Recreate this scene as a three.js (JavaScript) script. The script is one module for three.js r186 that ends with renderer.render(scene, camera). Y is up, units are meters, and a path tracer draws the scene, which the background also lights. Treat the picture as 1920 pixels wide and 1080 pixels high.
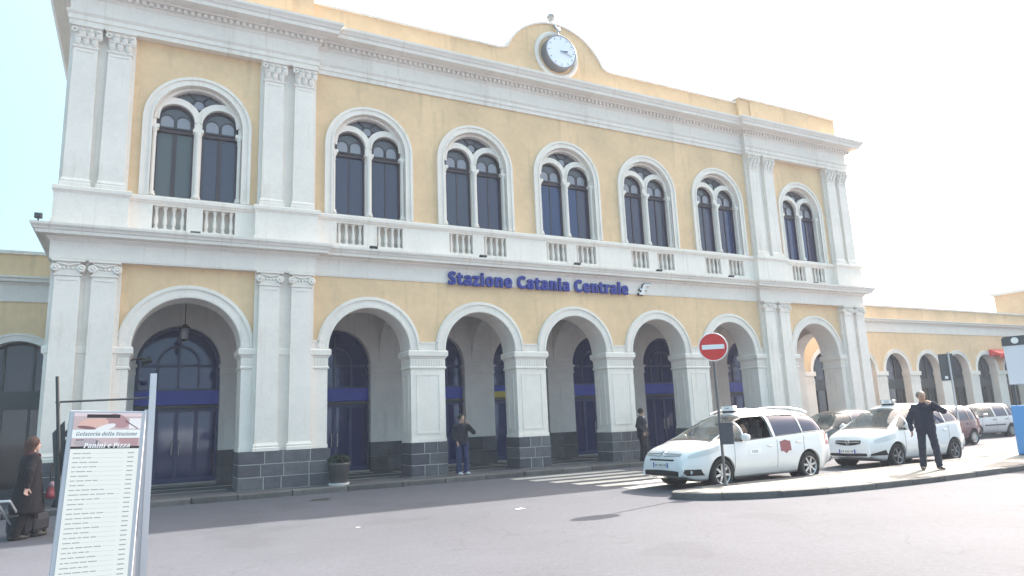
import * as THREE from 'three';
import { mergeGeometries } from 'three/addons/utils/BufferGeometryUtils.js';
import { TextGeometry } from 'three/addons/geometries/TextGeometry.js';
import { FontLoader } from 'three/addons/loaders/FontLoader.js';
import { Brush, Evaluator, SUBTRACTION } from 'three-bvh-csg';

// ---------------------------------------------------------------- camera, sky, sun, exposure
const scene = new THREE.Scene();
const camera = new THREE.PerspectiveCamera(44.82, 1024 / 576, 0.1, 900);
{
  const yaw = THREE.MathUtils.degToRad(28.114), pitch = THREE.MathUtils.degToRad(10.737), roll = THREE.MathUtils.degToRad(-2.345);
  const F = new THREE.Vector3(Math.sin(yaw) * Math.cos(pitch), Math.sin(pitch), -Math.cos(yaw) * Math.cos(pitch));
  const R = new THREE.Vector3(Math.cos(yaw), 0, Math.sin(yaw)), U = new THREE.Vector3().crossVectors(R, F);
  const R2 = R.clone().multiplyScalar(Math.cos(roll)).addScaledVector(U, Math.sin(roll));
  const U2 = U.clone().multiplyScalar(Math.cos(roll)).addScaledVector(R, -Math.sin(roll));
  camera.position.set(-13.104, 1.632, 20.057);
  camera.quaternion.setFromRotationMatrix(new THREE.Matrix4().makeBasis(R2, U2, F.clone().negate()));
}
const renderer = new THREE.WebGLRenderer({ antialias: true });
renderer.toneMapping = THREE.LinearToneMapping;
renderer.toneMappingExposure = 4.0;
renderer.shadowMap.enabled = true;

const SUN = new THREE.Vector3(1.37, 1, -0.41).normalize();
{ // hazy bright sky: pale blue away from the sun, white towards it and along the horizon
  const W = 1024, H = 512, d = new Float32Array(W * H * 4);
  for (let j = 0; j < H; j++) for (let i = 0; i < W; i++) {
    const el = ((j + 0.5) / H - 0.5) * Math.PI, az = ((i + 0.5) / W - 0.5) * 2 * Math.PI;
    const x = Math.cos(el) * Math.cos(az), y = Math.sin(el), z = Math.cos(el) * Math.sin(az);
    const th = Math.acos(Math.min(1, Math.max(-1, x * SUN.x + y * SUN.y + z * SUN.z)));
    const h = Math.max(0, y), hor = Math.exp(-h * 5.5), glow = Math.exp(-th * 4.1), core = Math.exp(-th * th * 4.5);
    const c = [0.1180 + 0.0800 * hor + 8.0 * glow + 1.429 * core, 0.2380 + 0.0286 * hor + 5.85 * glow + 1.257 * core, 0.3080 + 0.0086 * hor + 4.7 * glow + 1.086 * core];
    const o = (j * W + i) * 4; d[o] = c[0]; d[o + 1] = c[1]; d[o + 2] = c[2]; d[o + 3] = 1;
  }
  const t = new THREE.DataTexture(d, W, H, THREE.RGBAFormat, THREE.FloatType);
  t.mapping = THREE.EquirectangularReflectionMapping; t.magFilter = THREE.LinearFilter; t.minFilter = THREE.LinearFilter; t.needsUpdate = true;
  scene.background = t; scene.environment = t;
}
const sun = new THREE.DirectionalLight(new THREE.Color().setRGB(1, 0.93, 0.82), 3.4);
sun.position.copy(SUN).multiplyScalar(70); sun.castShadow = true; sun.shadow.radius = 1;
Object.assign(sun.shadow.camera, { left: -45, right: 60, top: 45, bottom: -45, near: 1, far: 200 });
sun.shadow.mapSize.set(4096, 4096);
scene.add(sun, sun.target);

// ---------------------------------------------------------------- helpers
let seed = 20240;
const rnd = () => { seed |= 0; seed = seed + 0x6D2B79F5 | 0; let t = Math.imul(seed ^ seed >>> 15, 1 | seed); t = t + Math.imul(t ^ t >>> 7, 61 | t) ^ t; return ((t ^ t >>> 14) >>> 0) / 4294967296; };
const rr = (a, b) => a + (b - a) * rnd();
const clamp = (v, a, b) => Math.min(b, Math.max(a, v));
const lerp = (a, b, t) => a + (b - a) * t;
const sm = (a, b, v) => { const t = clamp((v - a) / (b - a), 0, 1); return t * t * (3 - 2 * t); };
const V3 = (x, y, z) => new THREE.Vector3(x, y, z);

// tileable value noise
const lat = []; for (let i = 0; i < 4096; i++) lat.push(rnd());
function vn(x, y, px, py, s) {
  const xi = Math.floor(x), yi = Math.floor(y), fx = x - xi, fy = y - yi, u = fx * fx * (3 - 2 * fx), v = fy * fy * (3 - 2 * fy);
  const g = (a, b) => lat[((((a % px) + px) % px) * 73 + (((b % py) + py) % py) * 151 + s * 977) & 4095];
  return lerp(lerp(g(xi, yi), g(xi + 1, yi), u), lerp(g(xi, yi + 1), g(xi + 1, yi + 1), u), v);
}
function fbm(u, v, f, oct, s, sx = 1) { let a = 0, w = 0.5, t = 0; for (let k = 0; k < oct; k++) { a += w * vn(u * f * sx, v * f, f * sx, f, s + k); t += w; w *= 0.55; f *= 2; } return a / t; }
function tex(n, fn, metres, srgb = true) {
  const d = new Uint8Array(n * n * 4);
  for (let j = 0; j < n; j++) for (let i = 0; i < n; i++) { const c = fn(i / n, j / n), o = (j * n + i) * 4; for (let k = 0; k < 3; k++) d[o + k] = clamp(Math.round(255 * (Array.isArray(c) ? c[k] : c)), 0, 255); d[o + 3] = 255; }
  const t = new THREE.DataTexture(d, n, n, THREE.RGBAFormat); t.wrapS = t.wrapT = THREE.RepeatWrapping; t.magFilter = THREE.LinearFilter; t.minFilter = THREE.LinearMipmapLinearFilter; t.generateMipmaps = true;
  t.repeat.set(1 / metres, 1 / metres); if (srgb) t.colorSpace = THREE.SRGBColorSpace; t.needsUpdate = true; return t;
}
const plasterTex = tex(1024, (u, v) => { const a = fbm(u, v, 4, 5, 1), b = fbm(u, v, 40, 3, 9), st = fbm(u, v, 3, 4, 17, 9); return 0.86 + 0.14 * a + 0.05 * b - 0.05 * sm(0.58, 0.85, st); }, 5.3);
const plasterBump = tex(512, (u, v) => fbm(u, v, 48, 4, 3) * 0.7 + fbm(u, v, 6, 3, 5) * 0.3, 1.7, false);
const creamTex = tex(1024, (u, v) => { const a = fbm(u, v, 5, 5, 21), st = fbm(u, v, 3, 4, 27, 12), b = fbm(u, v, 60, 2, 29); const q = sm(0.58, 0.85, st), k = 0.905 + 0.08 * a + 0.03 * b - 0.045 * q; return [k, k * (0.995 - 0.01 * q), k * (0.985 - 0.025 * q)]; }, 4.1);
const asphaltTex = tex(2048, (u, v) => { const big = fbm(u, v, 3, 4, 31), mid = fbm(u, v, 14, 4, 37), sp = fbm(u, v, 420, 2, 41), cr = Math.abs(fbm(u, v, 7, 4, 47) - 0.5), st = fbm(u, v, 9, 3, 53); let k = 0.76 + 0.14 * big + 0.07 * mid + 0.12 * (sp - 0.5); k -= 0.07 * sm(0.010, 0.0, cr); k -= 0.05 * sm(0.68, 0.8, st); return [k, k, k * 1.0]; }, 13);
const asphaltBump = tex(512, (u, v) => fbm(u, v, 110, 3, 43), 1.3, false);
const stoneTex = tex(512, (u, v) => 0.62 + 0.25 * fbm(u, v, 6, 5, 61) + 0.18 * (fbm(u, v, 90, 2, 67) - 0.5), 1.4);
const concreteTex = tex(1024, (u, v) => { const k = 0.76 + 0.17 * fbm(u, v, 4, 5, 71) + 0.10 * (fbm(u, v, 120, 2, 73) - 0.5) - 0.10 * sm(0.6, 0.8, fbm(u, v, 8, 3, 79)); return [k, k * 0.99, k * 0.97]; }, 5.1);
const paneBump = tex(256, (u, v) => fbm(u, v, 4, 3, 91), 1.9, false);
const fabricTex = tex(256, (u, v) => 0.8 + 0.25 * (fbm(u, v, 64, 2, 81) - 0.5) + 0.12 * fbm(u, v, 6, 3, 83), 0.4);

const lin = (r, g, b) => new THREE.Color().setRGB(r, g, b);
const mat = (c, rough = 0.8, o = {}) => new THREE.MeshStandardMaterial({ color: c.isColor ? c : new THREE.Color(c), roughness: rough, ...o });
const phys = (c, rough, o = {}) => new THREE.MeshPhysicalMaterial({ color: c.isColor ? c : new THREE.Color(c), roughness: rough, ...o });
const M = {
  yellow: mat(lin(0.85, 0.605, 0.37), 0.92, { map: plasterTex, bumpMap: plasterBump, bumpScale: 0.004 }),
  cream: mat(lin(0.905, 0.84, 0.785), 0.88, { map: creamTex, bumpMap: plasterBump, bumpScale: 0.003 }),
  creamB: mat(lin(0.86, 0.80, 0.745), 0.88, { map: creamTex, bumpMap: plasterBump, bumpScale: 0.003 }),
  inner: mat(lin(0.82, 0.775, 0.74), 0.92, { map: plasterTex, bumpMap: plasterBump, bumpScale: 0.003 }),
  lava: [[0.17, 0.17, 0.205], [0.135, 0.135, 0.17], [0.20, 0.20, 0.23], [0.235, 0.235, 0.26]].map(c => mat(lin(...c), 0.85, { map: stoneTex, bumpMap: stoneTex, bumpScale: 0.006 })),
  mortar: mat(lin(0.60, 0.60, 0.60), 0.95, { map: concreteTex }),
  asphalt: mat(lin(0.101, 0.108, 0.136), 0.93, { map: asphaltTex, bumpMap: asphaltBump, bumpScale: 0.003 }),
  paving: mat(lin(0.16, 0.16, 0.185), 0.85, { map: stoneTex, bumpMap: asphaltBump, bumpScale: 0.003 }),
  marble: mat(lin(0.55, 0.53, 0.50), 0.5, { map: concreteTex }),
  concrete: mat(lin(0.40, 0.385, 0.36), 0.92, { map: concreteTex, bumpMap: asphaltBump, bumpScale: 0.004 }),
  kerb: [[0.20, 0.20, 0.20], [0.24, 0.235, 0.23], [0.16, 0.16, 0.165]].map(c => mat(lin(...c), 0.85, { map: stoneTex, bumpMap: stoneTex, bumpScale: 0.005 })),
  paint: mat(lin(0.72, 0.72, 0.70), 0.8, { map: concreteTex }),
  wood: mat(lin(0.055, 0.04, 0.05), 0.5),
  glass: phys(lin(0.03, 0.04, 0.115), 0.04, { ior: 1.7, bumpMap: paneBump, bumpScale: 0.006, specularColor: lin(0.75, 0.85, 1) }),
  doorGlass: phys(lin(0.018, 0.028, 0.13), 0.05, { ior: 1.65, specularColor: lin(0.75, 0.85, 1) }),
  wingGlass: phys(lin(0.03, 0.035, 0.06), 0.05, { ior: 1.6 }),
  glassDark: phys(lin(0.014, 0.014, 0.018), 0.06, { clearcoat: 0.6, clearcoatRoughness: 0.03, ior: 1.5 }),
  fanGlass: phys(lin(0.10, 0.095, 0.11), 0.2, { clearcoat: 0.5, clearcoatRoughness: 0.05 }),
  glassGrey: phys(lin(0.10, 0.105, 0.11), 0.06, { ior: 1.6, bumpMap: paneBump, bumpScale: 0.006 }),
  glassSlate: phys(lin(0.06, 0.06, 0.095), 0.06, { ior: 1.6, bumpMap: paneBump, bumpScale: 0.006 }),
  glassPlum: phys(lin(0.045, 0.04, 0.085), 0.05, { ior: 1.65, bumpMap: paneBump, bumpScale: 0.006 }),
  glassPale: phys(lin(0.30, 0.29, 0.33), 0.25, { clearcoat: 0.6, clearcoatRoughness: 0.05 }),
  curtain: mat(lin(0.10, 0.10, 0.115), 0.9),
  navy: mat(lin(0.022, 0.036, 0.14), 0.35),
  navyBand: mat(lin(0.022, 0.05, 0.42), 0.4),
  signBlue: mat(lin(0.02, 0.03, 0.27), 0.35),
  yellowBand: mat(lin(0.50, 0.40, 0.05), 0.5),
  steel: mat(lin(0.45, 0.46, 0.48), 0.35, { metalness: 0.8 }),
  darkSteel: mat(lin(0.07, 0.075, 0.08), 0.5, { metalness: 0.4 }),
  black: mat(lin(0.012, 0.012, 0.013), 0.6),
  rubber: mat(lin(0.018, 0.018, 0.02), 0.85),
  white: mat(lin(0.80, 0.80, 0.79), 0.5),
  red: mat(lin(0.62, 0.028, 0.024), 0.45),
  roof: mat(lin(0.30, 0.28, 0.26), 0.9, { map: concreteTex }),
};

// planar uv in metres by the dominant axis of the normal
function metreUV(g) {
  const p = g.attributes.position, n = g.attributes.normal, uv = new Float32Array(p.count * 2);
  for (let i = 0; i < p.count; i++) {
    const ax = Math.abs(n.getX(i)), ay = Math.abs(n.getY(i)), az = Math.abs(n.getZ(i));
    if (ay > ax && ay > az) { uv[2 * i] = p.getX(i); uv[2 * i + 1] = p.getZ(i); }
    else if (ax > az) { uv[2 * i] = p.getZ(i) + 0.37; uv[2 * i + 1] = p.getY(i); }
    else { uv[2 * i] = p.getX(i); uv[2 * i + 1] = p.getY(i); }
  }
  g.setAttribute('uv', new THREE.BufferAttribute(uv, 2)); return g;
}
function clean(g) { const q = g.index ? g.toNonIndexed() : g; for (const k of Object.keys(q.attributes)) if (!['position', 'normal'].includes(k)) q.deleteAttribute(k); if (!q.attributes.normal) q.computeVertexNormals(); q.morphAttributes = {}; q.clearGroups(); return q; }
function join(gs, keepUV) { const list = (Array.isArray(gs) ? gs : [gs]); if (keepUV) return list[0]; const g = list.length > 1 ? mergeGeometries(list.map(clean)) : clean(list[0]); return metreUV(g); }
function mesh(name, gs, m, parent, keepUV) { const o = new THREE.Mesh(join(gs, keepUV), m); o.name = name; o.castShadow = o.receiveShadow = true; if (parent) parent.add(o); return o; }
const counts = {};
function numbered(name) { const k = counts[name] = (counts[name] ?? -1) + 1; return k ? `${name}_${String(k).padStart(3, '0')}` : name; }
function tag(o, label, category, group) { o.userData.label = label; o.userData.category = category; if (group) o.userData.group = group; return o; }
function thing(name, label, category, pos = [0, 0, 0], turn = 0, group) { const g = new THREE.Group(); g.name = numbered(name); g.position.set(...pos); g.rotation.y = turn; tag(g, label, category, group); scene.add(g); return g; }
function part(name, parent, pos = [0, 0, 0]) { const g = new THREE.Group(); g.name = name; g.position.set(...pos); parent.add(g); return g; }
function struct(name, gs, m) { const o = mesh(name, gs, m, scene); o.userData.kind = 'structure'; return o; }

const boxB = (x0, x1, y0, y1, z0, z1) => new THREE.BoxGeometry(x1 - x0, y1 - y0, z1 - z0).translate((x0 + x1) / 2, (y0 + y1) / 2, (z0 + z1) / 2);
function bevelBox(x0, x1, y0, y1, z0, z1, b = 0.012) {
  const s = new THREE.Shape(); s.moveTo(x0 + b, y0 + b); s.lineTo(x1 - b, y0 + b); s.lineTo(x1 - b, y1 - b); s.lineTo(x0 + b, y1 - b); s.closePath();
  return new THREE.ExtrudeGeometry(s, { depth: z1 - z0 - 2 * b, bevelEnabled: true, bevelSize: b, bevelThickness: b, bevelSegments: 1 }).translate(0, 0, z0 + b);
}
const ext = (shape, z0, z1, seg = 28) => new THREE.ExtrudeGeometry(shape, { depth: z1 - z0, bevelEnabled: false, curveSegments: seg }).translate(0, 0, z0);
function poly(pts) { const s = new THREE.Shape(); pts.forEach(([x, y], i) => i ? s.lineTo(x, y) : s.moveTo(x, y)); s.closePath(); return s; }
const holeOf = pts => { const h = new THREE.Path(); pts.forEach(([x, y], i) => i ? h.lineTo(x, y) : h.moveTo(x, y)); h.closePath(); return h; };
const arcPts = (cx, cy, r, a0, a1, n = 28) => Array.from({ length: n + 1 }, (_, i) => { const a = lerp(a0, a1, i / n); return [cx + r * Math.cos(a), cy + r * Math.sin(a)]; });
const archPts = (cx, half, y0, ys) => [[cx - half, y0], [cx + half, y0], ...arcPts(cx, ys, half, 0, Math.PI)];
// half ring standing on the springline
function ring(cx, ys, r0, r1, z0, z1, n = 36) { return ext(poly([...arcPts(cx, ys, r1, 0, Math.PI, n), ...arcPts(cx, ys, r0, Math.PI, 0, n)]), z0, z1); }
// sweep a profile of [offset, y] along a plan path of [x, z]; offset points to the left of the walking direction mirrored by side
function sweep(path, prof, side = 1, closed = false) {
  const n = path.length, P = [];
  for (let i = 0; i < n; i++) {
    const prev = closed || i > 0 ? path[(i - 1 + n) % n] : null, next = closed || i < n - 1 ? path[(i + 1) % n] : null, c = path[i];
    const nr = (a, b) => { const dx = b[0] - a[0], dz = b[1] - a[1], l = Math.hypot(dx, dz); return [-dz / l * side, dx / l * side]; };
    const n1 = prev ? nr(prev, c) : nr(c, next), n2 = next ? nr(c, next) : n1;
    const k = 1 / Math.max(0.2, 1 + n1[0] * n2[0] + n1[1] * n2[1]); const m = [(n1[0] + n2[0]) * k, (n1[1] + n2[1]) * k];
    P.push(prof.map(([o, y]) => [c[0] + m[0] * o, y, c[1] + m[1] * o]));
  }
  const v = [], T = (a, b, c) => v.push(...a, ...b, ...c), e = closed ? n : n - 1;
  for (let i = 0; i < e; i++) { const A = P[i], Bq = P[(i + 1) % n]; for (let j = 0; j < prof.length - 1; j++) { if (side > 0) { T(A[j], Bq[j], A[j + 1]); T(A[j + 1], Bq[j], Bq[j + 1]); } else { T(A[j], A[j + 1], Bq[j]); T(A[j + 1], Bq[j + 1], Bq[j]); } } }
  if (!closed) for (const [A, f] of [[P[0], 1], [P[n - 1], 0]]) { const sh = THREE.ShapeUtils.triangulateShape(prof.map(p => new THREE.Vector2(p[0], p[1])), []); for (const t of sh) f ? T(A[t[0]], A[t[2]], A[t[1]]) : T(A[t[0]], A[t[1]], A[t[2]]); }
  const g = new THREE.BufferGeometry(); g.setAttribute('position', new THREE.Float32BufferAttribute(v, 3)); g.computeVertexNormals(); return g;
}
const lathe = (pts, n = 14) => new THREE.LatheGeometry(pts.map(p => new THREE.Vector2(p[0], p[1])), n);
const cyl = (r0, r1, h, n = 16) => new THREE.CylinderGeometry(r1, r0, h, n).translate(0, h / 2, 0);
function rod(a, b, r, n = 10) { const A = V3(...a), d = V3(...b).sub(A), l = d.length(); const g = new THREE.CylinderGeometry(r, r, l, n).translate(0, l / 2, 0); g.applyQuaternion(new THREE.Quaternion().setFromUnitVectors(V3(0, 1, 0), d.normalize())); return g.translate(...a); }
const tube = (pts, r, n = 24, s = 8) => new THREE.TubeGeometry(new THREE.CatmullRomCurve3(pts.map(p => V3(...p))), n, r, s);
// ---------------------------------------------------------------- ground, pavement, traffic island
{
  const g = new THREE.PlaneGeometry(640, 640, 1, 1).rotateX(-Math.PI / 2);
  const road = struct('road', g, M.asphalt);
  // zebra crossing stripes run along the facade, between the portico and the island
  const zs = [2.05, 2.95, 3.85, 4.75, 5.65, 6.55];
  zs.forEach((z, i) => {
    const x0 = -3.72 + 0.12 * i, x1 = 0.1, n = 9, top = [], bot = [];
    for (let k = 0; k <= n; k++) { const x = lerp(x0, x1, k / n); top.push([x, -(z - 0.23) + rr(-0.02, 0.02)]); bot.unshift([x, -(z + 0.23) + rr(-0.02, 0.02)]); }
    mesh('zebra_stripe', new THREE.ShapeGeometry(poly([...bot.reverse(), ...top.reverse()])).rotateX(-Math.PI / 2).translate(0, 0.005, 0), M.paint, road);
  });
}
const PV = 0.12; // pavement level
{
  const pav = struct('pavement', boxB(-60, 60, -0.2, PV, -4.2, 1.08), M.paving);
  // kerb stones along the pavement edge
  let x = -22; let i = 0;
  while (x < 34) { const l = rr(1.0, 1.5), dz = rr(-0.008, 0.008); mesh('kerb_stone', bevelBox(x + 0.01, x + l - 0.01, -0.15, PV + 0.012 + rr(-0.006, 0.006), 1.09 + dz, 1.38 + dz, 0.02), M.kerb[i++ % 3], pav); x += l; }
  // pale marble bands set in the dark floor of the portico
  for (const c of [-12.08, -7.2, -3.6, 0, 3.6, 7.2, 12.08]) {
    mesh('floor_band', boxB(c - 1.15, c + 1.15, PV - 0.05, PV + 0.004, -0.95, -0.75), M.marble, pav);
    mesh('floor_band', boxB(c - 1.7, c + 1.7, PV - 0.05, PV + 0.004, -2.35, -2.15), M.marble, pav);
    mesh('floor_band', boxB(c - 1.15, c + 1.15, PV - 0.05, PV + 0.004, -3.62, -3.42), M.marble, pav);
  }
  for (const c of [-5.4, -1.8, 1.8, 5.4]) mesh('floor_band', boxB(c - 0.1, c + 0.1, PV - 0.05, PV + 0.0055, -3.4, -0.97), M.marble, pav);
}
{
  // island with a rounded left end; outline in plan, walked along the camera side
  const out = [[30, 10.2], [14, 10.52], [8, 10.66], [4.8, 10.7], [1.7, 10.74], [-0.1, 10.66], [-1.7, 10.44], [-2.9, 10.02], [-3.55, 9.5], [-3.78, 8.95], [-3.5, 8.62], [-2.9, 8.5], [0, 8.48], [6, 8.3], [14, 7.9], [30, 7.3]];
  const curve = new THREE.CatmullRomCurve3(out.map(([x, z]) => V3(x, 0, z)), false, 'centripetal');
  const P = curve.getPoints(160).map(p => [p.x, p.z]);
  const cx = P.map(([x, z]) => [x, z]);
  const off = (d) => P.map((p, i) => { const a = P[Math.max(0, i - 1)], b = P[Math.min(P.length - 1, i + 1)]; const dx = b[0] - a[0], dz = b[1] - a[1], l = Math.hypot(dx, dz); return [p[0] + dz / l * d, p[1] - dx / l * d]; });
  const inner = off(-0.26);
  const top = poly(inner.map(([x, z]) => [x, -z]));
  const isl = struct('traffic_island', new THREE.ExtrudeGeometry(top, { depth: 0.3, bevelEnabled: false }).rotateX(-Math.PI / 2).translate(0, -0.19, 0), M.concrete);
  // kerb stones all round
  let acc = 0, start = 0; const lens = [0]; for (let i = 1; i < P.length; i++) lens.push(lens[i - 1] + Math.hypot(P[i][0] - P[i - 1][0], P[i][1] - P[i - 1][1]));
  const at = (arr, s) => { let i = 1; while (i < lens.length - 1 && lens[i] < s) i++; const t = (s - lens[i - 1]) / (lens[i] - lens[i - 1]); return [lerp(arr[i - 1][0], arr[i][0], t), lerp(arr[i - 1][1], arr[i][1], t)]; };
  let s = 0, k = 0; const total = lens[lens.length - 1];
  while (s < total - 0.4) {
    const l = Math.min(rr(0.9, 1.25), total - s), n = 4, a = [], b = [];
    for (let j = 0; j <= n; j++) { const q = s + 0.008 + (l - 0.016) * j / n; a.push(at(P, q)); b.unshift(at(off(-0.255), q)); }
    const sh = poly([...a, ...b].map(([x, z]) => [x, -z]));
    mesh('kerb_stone', new THREE.ExtrudeGeometry(sh, { depth: 0.28, bevelEnabled: true, bevelSize: 0.012, bevelThickness: 0.012, bevelOffset: -0.012, bevelSegments: 1 }).rotateX(-Math.PI / 2).translate(0, -0.17 + rr(-0.006, 0.006), 0), M.kerb[k++ % 3], isl);
    s += l;
  }
}
// ---------------------------------------------------------------- the station: main block
const AX = [-12.08, -7.2, -3.6, 0, 3.6, 7.2, 12.08], AR = [1.3, 1.22, 1.22, 1.22, 1.22, 1.22, 1.3], YS = 3.86;
const WX = [-12.05, -7.2, -3.6, 0, 3.6, 7.2, 12.05];
const PIERS = [[-15.2, -13.38], [-10.78, -8.42], [-5.98, -4.82], [-2.38, -1.22], [1.22, 2.38], [4.82, 5.98], [8.42, 10.78], [13.38, 15.2]];
const PAIRS = [[-14.83, -14.05], [-10.1, -9.24], [9.24, 10.1], [14.05, 14.83]];
const station = thing('station_building', 'large two-storey yellow station with cream arcade, paired pilasters and arched upper windows', 'building');
const ZB = -4; // plane of the portico's back wall and of the wings

// lower wall above the arcade
{
  const pts = [[-15.2, 6.04], [-15.2, 3.84]];
  AX.forEach((c, i) => { const r = AR[i] + 0.18; pts.push([c - r, 3.84], ...arcPts(c, YS, r, Math.PI, 0, 30), [c + r, 3.84]); });
  pts.push([15.2, 3.84], [15.2, 6.04]);
  mesh('lower_wall', ext(poly(pts), -0.82, 0), M.yellow, station);
}
AX.forEach((c, i) => {
  const r = AR[i];
  mesh('archivolt', [ring(c, YS, r, r + 0.24, -0.86, 0.05), ring(c, YS, r + 0.235, r + 0.29, -0.2, 0.085), ring(c, YS, r + 0.285, r + 0.335, -0.2, 0.06), ring(c, YS, r + 0.02, r + 0.07, 0.04, 0.062)], M.cream, station);
});
function courses(parent, x0, x1, z0, z1, y0, y1) {
  mesh('mortar_core', boxB(x0 + 0.012, x1 - 0.012, y0, y1 - 0.012, z0 + 0.012, z1 - 0.012), M.mortar, parent);
  const h = (y1 - y0) / 3, w = x1 - x0;
  for (let r = 0; r < 3; r++) {
    const n = Math.max(2, Math.round(w / (r === 1 ? 0.66 : 0.55))); const cuts = [x0];
    for (let k = 1; k < n; k++) cuts.push(x0 + w * (k + (r % 2 ? 0 : 0.12 * (k % 2 ? 1 : -1)) + rr(-0.06, 0.06) + (r % 2 && n > 2 ? 0 : 0)) / n);
    if (r % 2 && n === 2) cuts[1] = x0 + w * 0.5;
    if (r !== 1 && n === 2) { cuts[1] = x0 + w * 0.36; cuts.push(x0 + w * 0.72); }
    cuts.push(x1);
    for (let k = 0; k < cuts.length - 1; k++) mesh('stone', bevelBox(cuts[k] + (k ? 0.012 : 0), cuts[k + 1] - (k < cuts.length - 2 ? 0.012 : 0), y0 + r * h + 0.011, y0 + (r + 1) * h - 0.011, z0, z1 + rr(-0.004, 0.004), 0.008), M.lava[Math.floor(rnd() * 4)], parent);
  }
}
function panelFrame(x0, x1, y0, y1, z, w = 0.035, d = 0.014) { return [boxB(x0, x1, y0, y0 + w, z - 0.02, z + d), boxB(x0, x1, y1 - w, y1, z - 0.02, z + d), boxB(x0, x0 + w, y0 + w, y1 - w, z - 0.02, z + d), boxB(x1 - w, x1, y0 + w, y1 - w, z - 0.02, z + d)]; }
PIERS.forEach(([x0, x1], i) => {
  const wide = x1 - x0 > 1.5, zf = wide ? 0.06 : 0.0;
  const pl = part('plinth', station); courses(pl, x0, x1, -0.86, wide ? 0.32 : 0.05, PV, 1.1);
  const pr = part('pier', station);
  const gs = [boxB(x0 + 0.03, x1 - 0.03, 1.1, 3.29, -0.83, zf)];
  gs.push(boxB(x0 + 0.015, x1 - 0.015, 1.1, 1.2, -0.845, zf + 0.02));
  mesh('shaft', gs, M.cream, pr);
  if (!wide) {
    mesh('panel_frame', panelFrame(x0 + 0.2, x1 - 0.2, 1.35, 3.12, zf), M.cream, pr);
    mesh('panel_frame', panelFrame(-0.63, -0.22, 1.35, 3.12, 0).map(g => g.rotateY(-Math.PI / 2).translate(x0 + 0.03, 0, 0)), M.cream, pr);
  }
  const rect = [[x0 + 0.03, zf], [x1 - 0.03, zf], [x1 - 0.03, -0.83], [x0 + 0.03, -0.83]];
  const cap = [sweep(rect, [[-0.2, 3.27], [0.0, 3.27], [0.035, 3.29], [0.04, 3.33], [0.012, 3.36], [0.012, 3.58], [0.03, 3.6], [0.05, 3.64], [0.085, 3.67], [0.09, 3.8], [0.06, 3.845], [-0.2, 3.845]], 1, true)];
  for (let x = x0 + 0.1; x < x1 - 0.1; x += 0.085) cap.push(boxB(x, x + 0.045, 3.38, 3.56, zf, zf + 0.03));
  mesh('capital', cap, M.cream, pr);
  // white block between neighbouring archivolts with a small string moulding
  const bl = [boxB(x0 + (i ? 0.0 : 0.02), x1 - (i < 7 ? 0.0 : 0.02), 3.845, 4.06, -0.7, 0.035), boxB(x0 + 0.1, x1 - 0.1, 4.04, 4.09, -0.7, 0.06)];
  mesh('impost_block', bl, M.cream, pr);
});
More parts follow.
